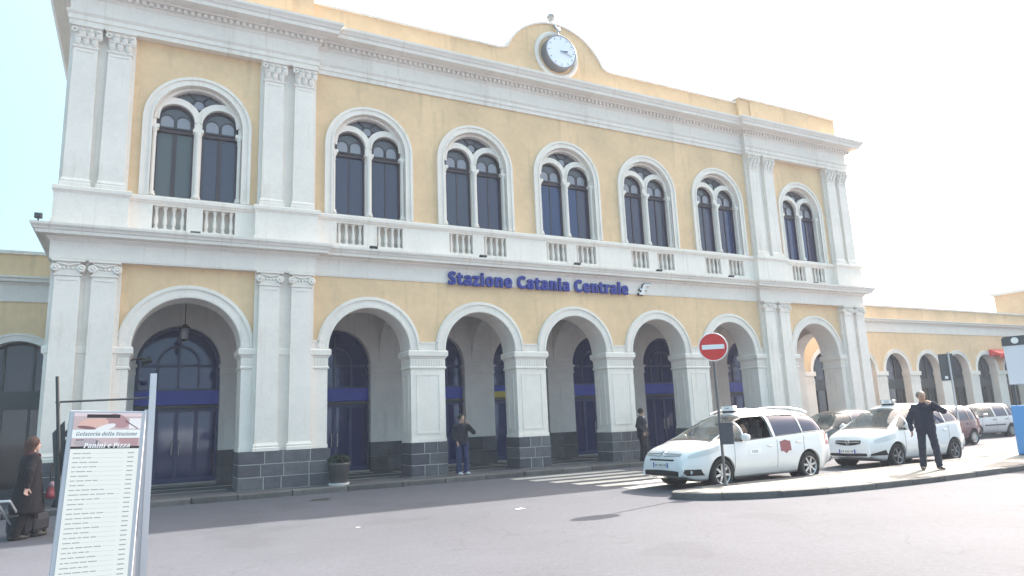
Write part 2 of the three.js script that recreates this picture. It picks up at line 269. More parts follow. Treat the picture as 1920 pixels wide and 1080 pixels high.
// pilasters on the end bays, both storeys
function volute(x, y, z, r) { return new THREE.TorusGeometry(r * 0.62, r * 0.36, 6, 14).translate(x, y, z); }
function pilaster(cx, y0, y1, kind, zb) {
  const p = part('pilaster', station), w = 0.29, zf = zb + 0.13, capH = kind === 'ionic' ? 0.40 : 0.62, ys = y1 - capH;
  mesh('shaft', [ext(poly([[cx - w, y0 + 0.2], [cx + w, y0 + 0.2], [cx + w * 0.93, ys], [cx - w * 0.93, ys]]), zb - 0.02, zf), boxB(cx - w * 0.7, cx + w * 0.7, ys - 0.13, ys - 0.095, zf - 0.02, zf + 0.014)], M.cream, p);
  const rect = [[cx - w, zb - 0.05], [cx - w, zf], [cx + w, zf], [cx + w, zb - 0.05]];
  mesh('base', sweep(rect, [[0, y0], [0.05, y0], [0.05, y0 + 0.08], [0.03, y0 + 0.1], [0.04, y0 + 0.14], [0.015, y0 + 0.18], [0.0, y0 + 0.22], [-0.05, y0 + 0.22]]), M.cream, p);
  const rc = [[cx - w * 0.93, zb - 0.05], [cx - w * 0.93, zf], [cx + w * 0.93, zf], [cx + w * 0.93, zb - 0.05]];
  const gs = [sweep(rc, [[-0.05, ys - 0.03], [0.012, ys - 0.03], [0.03, ys - 0.01], [0.03, ys + 0.02], [0, ys + 0.035], [-0.05, ys + 0.035]])];
  if (kind === 'ionic') {
    gs.push(boxB(cx - w * 0.9, cx + w * 0.9, ys + 0.03, y1 - 0.06, zb - 0.03, zf + 0.02));
    for (const s of [-1, 1]) { gs.push(volute(cx + s * (w - 0.02), ys + 0.17, zf + 0.03, 0.11)); gs.push(new THREE.SphereGeometry(0.04, 8, 6).translate(cx + s * (w - 0.02), ys + 0.17, zf + 0.05)); gs.push(new THREE.CylinderGeometry(0.1, 0.1, 0.16, 12).rotateX(Math.PI / 2).translate(cx + s * (w - 0.02), ys + 0.17, zb + 0.07)); }
    gs.push(tube([[cx - w + 0.05, ys + 0.29, zf + 0.035], [cx - 0.12, ys + 0.27, zf + 0.04], [cx, ys + 0.235, zf + 0.04], [cx + 0.12, ys + 0.27, zf + 0.04], [cx + w - 0.05, ys + 0.29, zf + 0.035]], 0.03, 14, 6));
    for (let k = -2; k <= 2; k++) gs.push(new THREE.SphereGeometry(0.032, 8, 6).scale(1, 1.3, 0.8).translate(cx + k * 0.085, ys + 0.17, zf + 0.03));
    gs.push(boxB(cx - w - 0.06, cx + w + 0.06, y1 - 0.07, y1 - 0.004, zb - 0.03, zf + 0.08));
  } else {
    gs.push(sweep(rc, [[-0.05, ys + 0.03], [0.0, ys + 0.03], [0.01, ys + 0.3], [0.04, ys + 0.45], [0.08, ys + 0.53], [-0.05, ys + 0.53]]));
    for (let row = 0; row < 2; row++) for (let k = -1; k <= 1; k++) {
      const x = cx + (k + (row ? 0.5 : 0)) * 0.19; if (Math.abs(x - cx) > w) continue; const yy = ys + 0.05 + row * 0.18;
      gs.push(new THREE.SphereGeometry(1, 9, 7).scale(0.085, 0.125, 0.035).rotateX(0.28).translate(x, yy + 0.1, zf + 0.03 + row * 0.02), new THREE.SphereGeometry(1, 8, 6).scale(0.06, 0.03, 0.04).translate(x, yy + 0.2, zf + 0.075 + row * 0.02));
    }
    for (const s of [-1, 1]) gs.push(volute(cx + s * (w - 0.01), ys + 0.43, zf + 0.06, 0.085), volute(cx + s * 0.09, ys + 0.45, zf + 0.05, 0.06));
    gs.push(boxB(cx - w - 0.075, cx + w + 0.075, y1 - 0.085, y1 - 0.004, zb - 0.03, zf + 0.12));
  }
  mesh('capital', gs, M.cream, p);
}
for (const [a, b] of PAIRS) {
  mesh('pilaster_backing', boxB(a - 0.37, b + 0.37, 1.1, 5.96, -0.3, 0.12), M.creamB, station);
  mesh('pilaster_backing', boxB(a - 0.37, b + 0.37, 7.84, 12.26, -0.3, 0.1), M.creamB, station);
  for (const c of [a, b]) { pilaster(c, 1.1, 5.97, 'ionic', 0.12); pilaster(c, 7.86, 12.27, 'corinthian', 0.1); }
}
// entablature between the storeys; the end bays step forward
const stepPath = (zp, zm, xs = 8.85) => [[-15.24, -13.9], [-15.24, zp], [-xs, zp], [-xs, zm], [xs, zm], [xs, zp], [15.24, zp], [15.24, -13.9]];
mesh('frieze', sweep(stepPath(0.2, 0.03), [[-0.3, 5.965], [0, 5.965], [0, 6.0], [0.012, 6.0], [0.012, 6.43], [-0.3, 6.43]]), M.cream, station);
mesh('cornice', sweep(stepPath(0.2, 0.03), [[-0.3, 6.425], [0.03, 6.425], [0.05, 6.46], [0.09, 6.5], [0.1, 6.53], [0.3, 6.545], [0.31, 6.62], [0.34, 6.64], [0.36, 6.68], [0.41, 6.73], [0.42, 6.79], [0.3, 6.82], [-0.3, 6.84]]), M.cream, station);
// pedestal course with pierced balustrades
{
  const s = poly([[-15.18, 6.82], [15.18, 6.82], [15.18, 7.7], [-15.18, 7.7]]);
  for (const c of WX) for (const k of [-1, 1]) { const a = c + k * 0.61 - 0.41, b = a + 0.82; s.holes.push(holeOf([[a, 6.97], [b, 6.97], [b, 7.6], [a, 7.6]])); }
  mesh('pedestal_course', ext(s, -0.12, 0.08), M.cream, station);
  mesh('parapet_backing', boxB(-15.1, 15.1, 6.8, 7.75, -0.4, -0.22), M.creamB, station);
  for (const [a, b] of PAIRS) mesh('pedestal', [boxB(a - 0.43, b + 0.43, 6.83, 7.68, 0.0, 0.3), boxB(a - 0.46, b + 0.46, 6.83, 6.95, 0.0, 0.33)], M.cream, station);
  const xs = [[-15.24, -13.9], [-15.24, 0.3], [-13.62, 0.3], [-13.62, 0.1], [-10.53, 0.1], [-10.53, 0.3], [-8.81, 0.3], [-8.81, 0.1], [8.81, 0.1], [8.81, 0.3], [10.53, 0.3], [10.53, 0.1], [13.62, 0.1], [13.62, 0.3], [15.24, 0.3], [15.24, -13.9]];
  mesh('sill_course', sweep(xs, [[-0.35, 7.655], [0.01, 7.655], [0.03, 7.69], [0.06, 7.72], [0.065, 7.8], [0.04, 7.835], [-0.35, 7.87]]), M.cream, station);
  const bal = lathe([[0.0, 0], [0.062, 0], [0.062, 0.05], [0.035, 0.07], [0.04, 0.12], [0.06, 0.2], [0.052, 0.3], [0.03, 0.43], [0.034, 0.5], [0.05, 0.52], [0.03, 0.55], [0.06, 0.57], [0.06, 0.63], [0, 0.63]], 10);
  for (const c of WX) for (const k of [-1, 1]) {
    const bp = part('balustrade', station, [c + k * 0.61, 6.97, -0.02]);
    for (let j = 0; j < 4; j++) { const o = mesh('baluster', bal.clone(), M.cream, bp); o.position.x = -0.315 + j * 0.21; }
  }
}
// upper wall and windows
const YC = 10.05;
{
  const s = poly([[-15.15, 7.72], [15.15, 7.72], [15.15, 12.32], [-15.15, 12.32]]);
  for (const c of WX) s.holes.push(holeOf(archPts(c, 1.22, 7.78, YC)));
  mesh('upper_wall', ext(s, -0.5, 0), M.yellow, station);
}
function tympanum() {
  const big = [0, 10.13, 0.975], sml = [0.58, 10.15, 0.66], right = []; const a0 = Math.acos(-0.58 / 0.66);
  for (let a = a0; a > 0; a -= 0.02) { const x = sml[0] + sml[2] * Math.cos(a), y = sml[1] + sml[2] * Math.sin(a); if (Math.hypot(x - big[0], y - big[1]) >= big[2]) break; right.push([Math.max(0, x), y]); }
  const tip = right[right.length - 1], at = Math.atan2(tip[1] - big[1], tip[0] - big[0]);
  return [...right, ...arcPts(0, big[1], big[2], at, Math.PI - at, 24), ...right.slice(1).reverse().map(([x, y]) => [-x, y])];
}
const TY = tympanum();
WX.forEach((c, wi) => {
  const w = part('window', station, [c, 0, 0]);
  const so = poly(archPts(0, 1.36, 7.87, YC)); so.holes.push(holeOf(archPts(0, 1.14, 7.5, YC).map(([x, y]) => [x, Math.max(y, 7.88)])));
  mesh('surround', [ext(so, -0.35, 0.05), ring(0, YC, 1.3, 1.38, -0.05, 0.085), ring(0, YC, 1.14, 1.19, 0.03, 0.075), boxB(-1.38, -1.3, 7.87, YC, -0.05, 0.085), boxB(1.3, 1.38, 7.87, YC, -0.05, 0.085), boxB(-1.19, -1.14, 7.88, YC, 0.03, 0.075), boxB(1.14, 1.19, 7.88, YC, 0.03, 0.075)], M.cream, w);
  const tr = poly(archPts(0, 1.16, 7.88, YC));
  for (const k of [-1, 1]) tr.holes.push(holeOf(archPts(k * 0.575, 0.475, 7.9, 10.14)));
  tr.holes.push(holeOf(TY));
  mesh('tracery', [ext(tr, -0.34, -0.12), ...[-1, 1].map(k => ring(k * 0.575, 10.14, 0.475, 0.53, -0.13, -0.085)), ring(0, 10.13, 0.98, 1.04, -0.13, -0.09)], M.cream, w);
  const col = [];
  for (const x of [-1.08, 0, 1.08]) {
    const r = x ? 0.05 : 0.075;
    col.push(lathe([[0, 0], [r + 0.045, 0], [r + 0.045, 0.07], [r + 0.02, 0.09], [r + 0.03, 0.13], [r, 0.16], [r * 0.95, 1.72], [r + 0.015, 1.74], [r, 1.78], [r + 0.01, 1.84], [r + 0.05, 1.93], [0, 1.93]], 12).translate(x, 7.9, -0.09), boxB(x - r - 0.06, x + r + 0.06, 9.83, 9.93, -0.19, 0.0));
  }
  mesh('colonnette', col, M.cream, w);
  const fr = [];
  for (const k of [-1, 1]) {
    const x = k * 0.575;
    fr.push(boxB(x - 0.475, x + 0.475, 9.8, 9.96, -0.32, -0.2), boxB(x - 0.475, x + 0.475, 9.9, 9.93, -0.32, -0.17));
    fr.push(boxB(x - 0.475, x - 0.425, 7.9, 9.8, -0.32, -0.23), boxB(x + 0.425, x + 0.475, 7.9, 9.8, -0.32, -0.23), boxB(x - 0.425, x + 0.425, 7.9, 7.95, -0.32, -0.23), boxB(x - (wi === 0 ? 0.055 : 0.02), x + (wi === 0 ? 0.055 : 0.02), 7.95, 9.8, -0.32, wi === 0 || wi > 3 ? -0.25 : -0.262));
    fr.push(ring(x, 10.14, 0.41, 0.475, -0.32, -0.22), boxB(x - 0.475, x - 0.41, 9.96, 10.14, -0.32, -0.22), boxB(x + 0.41, x + 0.475, 9.96, 10.14, -0.32, -0.22));
    for (const j of [-1, 1]) fr.push(ring(x + j * 0.205, 10.15, 0.165, 0.195, -0.32, -0.25), boxB(x + j * 0.205 - 0.195, x + j * 0.205 - 0.165, 9.96, 10.15, -0.32, -0.25), boxB(x + j * 0.205 + 0.165, x + j * 0.205 + 0.195, 9.96, 10.15, -0.32, -0.25));
  }
  fr.push(new THREE.TorusGeometry(0.15, 0.022, 6, 20).translate(0, 10.74, -0.26));
  for (const a of [0.2, 1.0, 2.14, 2.94]) fr.push(rod([Math.cos(a) * 0.16, 10.74 + Math.sin(a) * 0.16, -0.26], [Math.cos(a) * 0.62, 10.74 + Math.sin(a) * 0.42, -0.26], 0.018, 6));
  mesh('frame', fr, M.wood, w);
  for (const k of [-1, 1]) for (const j of [-1, 1]) {
    const x = k * 0.575 + j * 0.222, gm = wi === 0 ? (k < 0 ? M.glassGrey : M.glassSlate) : [M.glass, M.glass, M.glassPlum, M.glassPlum, M.glassSlate, M.glassPlum][(wi * 2 + (k > 0 ? 1 : 0) + (wi > 2 ? 1 : 0) * (j > 0 ? 1 : 0)) % 6];
    mesh('pane', boxB(x - 0.205, x + 0.205, 7.94, 9.8, -0.29, -0.275), gm, w);
  }
  for (const k of [-1, 1]) { mesh('fanlight_pane', ext(poly(archPts(k * 0.575, 0.44, 9.94, 10.14)), -0.298, -0.284), M.fanGlass, w); for (const j of [-1, 1]) mesh('arched_pane', ext(poly(archPts(k * 0.575 + j * 0.205, 0.17, 9.95, 10.15)), -0.282, -0.272), M.glassPale, w); }
  mesh('tympanum_pane', ext(poly(TY), -0.3, -0.286), M.fanGlass, w);
  mesh('rose_pane', new THREE.CylinderGeometry(0.14, 0.14, 0.012, 22).rotateX(Math.PI / 2).translate(0, 10.74, -0.276), M.glassPale, w);
});
// crowning entablature
mesh('architrave', sweep(stepPath(0.24, 0.06), [[-0.4, 12.265], [0, 12.265], [0, 12.4], [0.03, 12.405], [0.03, 12.53], [0.05, 12.55], [0.08, 12.6], [0.08, 12.64], [-0.4, 12.65]]), M.cream, station);
mesh('frieze', sweep(stepPath(0.24, 0.06), [[-0.4, 12.64], [0.0, 12.64], [0.0, 13.06], [-0.4, 13.06]]), M.cream, station);
mesh('cornice', sweep(stepPath(0.24, 0.06), [[-0.4, 13.055], [0.02, 13.055], [0.05, 13.1], [0.07, 13.11], [0.07, 13.23], [0.17, 13.25], [0.19, 13.29], [0.5, 13.31], [0.51, 13.42], [0.55, 13.44], [0.57, 13.48], [0.63, 13.55], [0.64, 13.62], [0.5, 13.65], [-0.4, 13.68]]), M.cream, station);
{
  const d = []; for (let x = -15.3; x < 15.3; x += 0.17) { const z = Math.abs(x) > 8.8 ? 0.31 : 0.13; d.push(boxB(x, x + 0.095, 13.125, 13.232, z - 0.01, z + 0.08)); }
  mesh('dentil_band', d, M.cream, station).userData.kind = 'stuff';
}
// attic with the clock gable
{
  const pts = [[-8.95, 13.6], [8.95, 13.6], [8.95, 14.66]];
  const R = 2.23, cy = 16.12 - R, a = Math.asin((14.78 - cy) / R);
  pts.push([2.35, 14.66], [2.16, 14.7], ...arcPts(-0.06, cy, R, a, Math.PI - a, 36), [-2.28, 14.7], [-2.47, 14.66], [-8.95, 14.66]);
  mesh('attic_wall', ext(poly(pts), -0.55, -0.12), M.yellow, station);
  const top = [[-8.95, 14.66], [-2.47, 14.66], [-2.28, 14.7], ...arcPts(-0.06, cy, R, Math.PI - a, a, 36), [2.16, 14.7], [2.35, 14.66], [8.95, 14.66]];
  const up = top.map(([x, y], i) => { const p = top[Math.max(0, i - 1)], q = top[Math.min(top.length - 1, i + 1)], dx = q[0] - p[0], dy = q[1] - p[1], l = Math.hypot(dx, dy); return [x - dy / l * 0.07, y + dx / l * 0.07]; });
  mesh('attic_coping', ext(poly([...top, ...up.reverse()]), -0.6, -0.06), M.creamB, station);
  for (const s of [-1, 1]) {
    const x0 = s > 0 ? 8.95 : -15.1, x1 = s > 0 ? 15.1 : -8.95;
    mesh('attic_wall', boxB(x0, x1, 13.62, 14.82, -0.55, 0.03), M.yellow, station);
    mesh('attic_wall', boxB(s > 0 ? 9.6 : -13.3, s > 0 ? 13.3 : -9.6, 13.62, 14.84, 0.03, 0.08), M.yellow, station);
    mesh('attic_coping', boxB(x0 - 0.04, x1 + 0.04, 14.84, 14.91, -0.6, 0.12), M.creamB, station);
  }
}
// walls round the back, floors and roof
mesh('side_wall', [boxB(-15.2, -14.8, 6.0, 13.6, -14, -0.5), boxB(14.8, 15.2, 6.0, 13.6, -14, -0.5), boxB(-15.2, 15.2, 0, 13.6, -14.3, -14)], M.yellow, station);
mesh('side_wall', [boxB(-15.2, -14.8, 0, 6.0, -14, ZB - 0.5), boxB(14.8, 15.2, 0, 6.0, -14, ZB - 0.5)], M.yellow, station);
mesh('roof_slab', boxB(-15.1, 15.1, 13.4, 13.58, -14, -0.3), M.roof, station);
mesh('upper_floor', boxB(-15.1, 15.1, 5.72, 5.94, -14, -0.1), M.inner, station);
// open ends of the portico
for (const s of [-1, 1]) {
  const p = poly([[-ZB + 0.01, PV], [-ZB + 0.01, 5.7], [0.7, 5.7], [0.7, 3.86], [0.86, 3.86], ...arcPts(2.06, 3.86, 1.2, Math.PI, 0, 24), [3.26, PV]]);
  mesh('portico_end_wall', ext(p, 0, 0.75).rotateY(Math.PI / 2).translate(s > 0 ? 14.4 : -15.15, 0, 0), M.inner, station);
}
// portico: back wall, cross arches, ceiling
{
  const s = poly([[-15.1, PV], [15.1, PV], [15.1, 5.75], [-15.1, 5.75]]);
  const pts = [[-15.1, 5.75], [-15.1, PV]]; AX.forEach(c => { pts.push([c - 1.2, PV], ...arcPts(c, 3.76, 1.2, Math.PI, 0, 30), [c + 1.2, PV]); }); pts.push([15.1, PV], [15.1, 5.75]);
  mesh('portico_back_wall', ext(poly(pts), ZB - 0.45, ZB), M.inner, station);
  const edges = [-15.1, ...AX.flatMap(c => [c - 1.2, c + 1.2]), 15.1];
  for (let i = 0; i < edges.length; i += 2) {
    const a = edges[i], b = edges[i + 1];
    const pl = part('inner_plinth', station); const n = Math.max(2, Math.round((b - a) / 0.6));
    for (let r = 0; r < 2; r++) for (let k = 0; k < n; k++) mesh('stone', boxB(lerp(a, b, k / n) - (k ? -0.005 : 0.02), lerp(a, b, (k + 1) / n) - (k < n - 1 ? 0.005 : -0.02), PV + r * 0.49 + 0.004, PV + (r + 1) * 0.49 - 0.004, ZB - 0.46, ZB + 0.035), M.lava[(i + k + r) % 3], pl);
    mesh('inner_impost', [boxB(a - 0.02, b + 0.02, 3.44, 3.5, ZB - 0.47, ZB + 0.05), boxB(a - 0.01, b + 0.01, 3.5, 3.68, ZB - 0.46, ZB + 0.025), boxB(a - 0.045, b + 0.045, 3.68, 3.76, ZB - 0.48, ZB + 0.075)], M.inner, station);
  }
  for (const c of [-9.6, -5.4, -1.8, 1.8, 5.4, 9.6]) {
    const R = 1.56, cz = 2.43; // arch across the portico, drawn in (depth, height)
    const a = poly([[0.84, 3.84], ...arcPts(cz, 3.84, R, Math.PI, 0, 24), [-ZB, 3.84], [-ZB, 5.74], [0.84, 5.74]]);
    mesh('cross_arch', ext(a, -0.3, 0.3).rotateY(Math.PI / 2).translate(c, 0, 0), M.inner, station);
  }
}
function glazing(parent, c, yBase, zg, r, ys, band) {
  const d = part('door', parent, [c, 0, zg]);
  const y = 2.97, f = [ring(0, ys, r - 0.1, r + 0.02, -0.06, 0.04), boxB(-r, -r + 0.1, yBase, ys, -0.06, 0.04), boxB(r - 0.1, r, yBase, ys, -0.06, 0.04), boxB(-r, r, ys - 0.06, ys + 0.02, -0.05, 0.035), boxB(-r, r, y - 0.03, y + 0.05, -0.05, 0.035), ring(0, ys, 0.55, 0.63, -0.05, 0.03), boxB(-0.63, -0.55, y, ys, -0.05, 0.03), boxB(0.55, 0.63, y, ys, -0.05, 0.03), boxB(-0.035, 0.035, y, ys + r - 0.05, -0.05, 0.036)];
  mesh('fanlight_frame', f, M.navy, d);
  mesh('fanlight_pane', ext(poly(archPts(0, r - 0.08, y, ys)), -0.03, -0.02), M.doorGlass, d);
  if (band) {
    mesh('sign_band', boxB(-r + 0.02, r - 0.02, 2.52, 2.96, -0.04, 0.07), M.navyBand, d);
    mesh('canopy_rail', boxB(-r + 0.02, r - 0.02, 2.42, 2.5, -0.04, 0.16), M.darkSteel, d);
  }
  const df = [boxB(-r + 0.1, r - 0.1, yBase, yBase + 0.14, -0.05, 0.03), boxB(-r + 0.1, r - 0.1, 2.3, 2.42, -0.05, 0.03)];
  for (const x of [-0.56, 0, 0.56]) df.push(boxB(x - 0.06, x + 0.06, yBase + 0.14, 2.3, -0.05, 0.03));
  mesh('leaf_frame', df, M.navy, d);
  for (let k = 0; k < 4; k++) mesh('pane', boxB(-r + 0.1 + k * (2 * r - 0.2) / 4 + 0.02, -r + 0.1 + (k + 1) * (2 * r - 0.2) / 4 - 0.02, yBase + 0.12, 2.32, -0.03, -0.02), M.doorGlass, d);
  for (const x of [-0.1, 0.1]) mesh('handle', rod([x, 1.0, 0.07], [x, 1.45, 0.07], 0.018, 8), M.steel, d);
  return d;
}
AX.forEach((c, i) => {
  const d = glazing(station, c, PV + 0.05, ZB - 0.3, 1.2, 3.76, true);
  mesh('threshold', boxB(-1.19, 1.19, PV, PV + 0.05, -0.1, 0.26), M.marble, d);
  if (i === 3) mesh('yellow_notice_band', boxB(-1.1, 0.2, 2.53, 2.76, 0.07, 0.085), M.yellowBand, d);
});
// ---------------------------------------------------------------- lower wings on both sides and the block at the far end
function wing(label, x0, x1, cs, doorLike) {
  const w = thing('station_wing', label, 'building');
  const pts = [[x0, 5.6], [x0, 3.4]]; for (const c of cs) pts.push([c - 1.12, 3.4], ...arcPts(c, 3.42, 1.12, Math.PI, 0, 24), [c + 1.12, 3.4]); pts.push([x1, 3.4], [x1, 5.6]);
  mesh('wall', ext(poly(pts), ZB - 0.5, ZB), M.yellow, w);
  const e = [x0, ...cs.flatMap(c => [c - 1, c + 1]), x1];
  for (let i = 0; i < e.length; i += 2) {
    const a = e[i], b = e[i + 1]; if (b - a < 0.05) continue;
    const p = part('pier', w);
    mesh('shaft', boxB(a, b, 0.75, 3.2, ZB - 0.48, ZB + 0.03), M.cream, p);
    mesh('capital', [boxB(a - 0.02, b + 0.02, 2.86, 2.91, ZB - 0.49, ZB + 0.055), boxB(a - 0.02, b + 0.02, 3.0, 3.05, ZB - 0.49, ZB + 0.05), boxB(a - 0.06, b + 0.06, 3.2, 3.42, ZB - 0.52, ZB + 0.1)], M.cream, p);
    mesh('plinth_stone', boxB(a - 0.01, b + 0.01, 0.1, 0.75, ZB - 0.5, ZB + 0.05), M.lava[i % 3], p);
  }
  for (const c of cs) {
    mesh('archivolt', [ring(c, 3.42, 1.0, 1.17, ZB - 0.5, ZB + 0.035), ring(c, 3.42, 1.16, 1.22, ZB - 0.1, ZB + 0.06)], M.cream, w);
    const g = part('window', w, [c, 0, ZB - 0.42]);
    mesh('frame', [ring(0, 3.42, 0.93, 1.01, -0.05, 0.03), boxB(-1, -0.93, 0.12, 3.42, -0.05, 0.03), boxB(0.93, 1, 0.12, 3.42, -0.05, 0.03), boxB(-0.93, 0.93, 2.5, 3.02, -0.05, 0.05), boxB(-0.4, -0.33, 3.02, 4.3, -0.05, 0.03), boxB(0.33, 0.4, 3.02, 4.3, -0.05, 0.03), boxB(-0.36, -0.3, 0.12, 2.5, -0.05, 0.03), boxB(0.3, 0.36, 0.12, 2.5, -0.05, 0.03), boxB(-0.93, 0.93, 0.12, 0.3, -0.05, 0.03)], M.darkSteel, g);
    mesh('fanlight_pane', ext(poly(archPts(0, 0.95, 3.02, 3.42)), -0.03, -0.02), M.wingGlass, g);
    for (const [a, b] of [[-0.93, -0.36], [-0.3, 0.3], [0.36, 0.93]]) mesh('pane', boxB(a, b, 0.3, 2.5, -0.03, -0.02), M.glassDark, g);
  }
  const P = [[x0, ZB], [x1, ZB]];
  mesh('frieze', sweep(P, [[-0.3, 5.55], [0.04, 5.55], [0.04, 6.05], [-0.3, 6.05]]), M.creamB, w);
  mesh('cornice', sweep(P, [[-0.3, 6.045], [0.06, 6.045], [0.08, 6.1], [0.2, 6.12], [0.21, 6.18], [0.26, 6.23], [0.26, 6.27], [-0.3, 6.31]]), M.creamB, w);
  mesh('attic_wall', boxB(x0, x1, 6.28, 6.95, ZB - 0.5, ZB - 0.02), M.yellow, w);
  mesh('attic_coping', boxB(x0, x1, 6.95, 7.05, ZB - 0.55, ZB + 0.05), M.creamB, w);
  mesh('back_block', [boxB(x0, x1, 0, 6.6, -14, -13.6), boxB(x0, x1, 6.2, 6.5, -13.6, ZB - 0.5)], M.roof, w);
  return w;
}
wing('low yellow wing of the station at the left edge, one arched shop window showing', -42, -15.22, [-39.2, -36.3, -33.5, -30.6, -27.7, -24.85, -22, -19.1, -16.24]);
const rightCentres = []; for (let k = 0; k < 9; k++) rightCentres.push(17.62 + 2.86 * k);
wing('low yellow wing of the station on the right with a row of arched windows', 15.22, 42, rightCentres);
{
  const b = thing('end_block', 'pale plain building block rising behind the far right end of the low wing', 'building');
  mesh('wall', boxB(42, 54, 0, 9.15, -8.1, 6), M.yellow, b);
  mesh('roof_edge', boxB(41.85, 54.15, 9.15, 9.35, -8.25, 6.15), M.creamB, b);
  mesh('string_course', boxB(41.93, 54.07, 7.2, 7.34, -8.17, 6.07), M.creamB, b);
  for (let k = 0; k < 3; k++) { const w = part('window', b, [41.98, 1.2, -2 + k * 3]); mesh('frame', boxB(-0.03, 0.05, 0, 2, -0.6, 0.6), M.creamB, w); mesh('pane', boxB(-0.05, -0.03, 0.1, 1.9, -0.5, 0.5), M.glassDark, w); }
}
// ---------------------------------------------------------------- lettering, clock, lamps
const fonts = new FontLoader();
const bold = await fonts.loadAsync('fonts/droid/droid_sans_bold.typeface.json');
{
  const sg = thing('station_name_sign', 'blue raised letters reading Stazione Catania Centrale on the cream frieze above the arcade', 'sign', [-4.72, 5.93, 0.05]);
  const size = 0.40, txt = 'Stazione Catania Centrale', sc = size / bold.data.resolution; let x = 0; const letters = [];
  for (const ch of txt) {
    const gl = bold.data.glyphs[ch]; const adv = gl.ha * sc;
    if (ch !== ' ') letters.push([ch, x]);
    x += adv + 0.018;
  }
  const kx = 7.05 / x;
  for (const [ch, lx] of letters) {
    const g = new TextGeometry(ch, { font: bold, size, depth: 0.07, curveSegments: 5, bevelEnabled: true, bevelSize: 0.016, bevelThickness: 0.012, bevelSegments: 1 });
    const o = mesh('letter', g.scale(kx, 1, 1).translate(lx * kx, 0, 0.02), M.signBlue, sg);
  }
  // railway mark: slanted double-stroke f in white with a dark edge
  const lg = thing('railway_logo', 'small white slanted railway mark with dark edges at the right end of the station name', 'sign', [2.78, 5.95, 0.06]);
  const big = poly([[0.02, 0], [0.2, 0], [0.27, 0.17], [0.38, 0.17], [0.4, 0.23], [0.3, 0.23], [0.33, 0.3], [0.36, 0.33], [0.52, 0.33], [0.56, 0.42], [0.3, 0.42], [0.22, 0.37], [0.16, 0.23], [0.07, 0.23], [0.04, 0.17], [0.13, 0.17], [0.1, 0.08], [0.0, 0.08]]);
  mesh('backing', ext(big, 0, 0.05).scale(1.12, 1.12, 1).translate(-0.035, -0.03, 0), M.black, lg);
  mesh('mark', ext(big, 0.05, 0.08), M.white, lg);
}
{
  const cl = thing('gable_clock', 'round white clock in a cream ring on the curved gable above the cornice', 'clock', [-0.06, 14.88, -0.12]);
  mesh('surround', new THREE.TorusGeometry(0.86, 0.1, 8, 44).scale(1, 1, 0.6).translate(0, 0, 0.02), M.creamB, cl);
  mesh('case', [new THREE.CylinderGeometry(0.66, 0.66, 0.34, 40).rotateX(Math.PI / 2).translate(0, 0, 0.17), new THREE.TorusGeometry(0.635, 0.03, 8, 44).translate(0, 0, 0.34)], mat(lin(0.22, 0.23, 0.26), 0.4, { metalness: 0.4 }), cl);
  const face = mesh('dial', new THREE.CylinderGeometry(0.6, 0.6, 0.03, 40).rotateX(Math.PI / 2).translate(0, 0, 0.345), mat(lin(0.74, 0.79, 0.86), 0.4), cl);
  const tk = []; for (let k = 0; k < 12; k++) { const a = k / 12 * Math.PI * 2; tk.push(new THREE.BoxGeometry(0.025, 0.08, 0.01).translate(0, 0.52, 0).rotateZ(a).translate(0, 0, 0.365)); }
  mesh('hour_marks', tk, mat(lin(0.3, 0.33, 0.4), 0.6), cl);
  mesh('hour_hand', new THREE.BoxGeometry(0.045, 0.3, 0.012).translate(0, 0.13, 0).rotateZ(-Math.PI / 2 + 0.12).translate(0, 0, 0.375), M.navy, cl);
  mesh('minute_hand', new THREE.BoxGeometry(0.03, 0.5, 0.012).translate(0, 0.2, 0).rotateZ(-Math.PI / 2 - 0.28).translate(0, 0, 0.388), mat(lin(0.35, 0.38, 0.45), 0.5), cl);
  mesh('hanger', [rod([0, 0.62, 0.2], [0, 1.0, 0.2], 0.035), rod([0, 0.95, 0.2], [-0.02, 1.26, 0.0], 0.045), rod([0.06, 0.9, 0.22], [0.1, 1.12, 0.1], 0.05)], M.steel, cl);
  const fi = thing('gable_finial', 'grey stone ball finial on top of the clock gable', 'finial', [-0.08, 16.17, -0.3]);
  mesh('stem', lathe([[0, 0], [0.16, 0], [0.16, 0.05], [0.08, 0.1], [0.06, 0.2], [0.1, 0.24], [0, 0.24]], 14), M.creamB, fi);
  mesh('ball', new THREE.SphereGeometry(0.17, 18, 14).translate(0, 0.38, 0), M.mortar, fi);
}
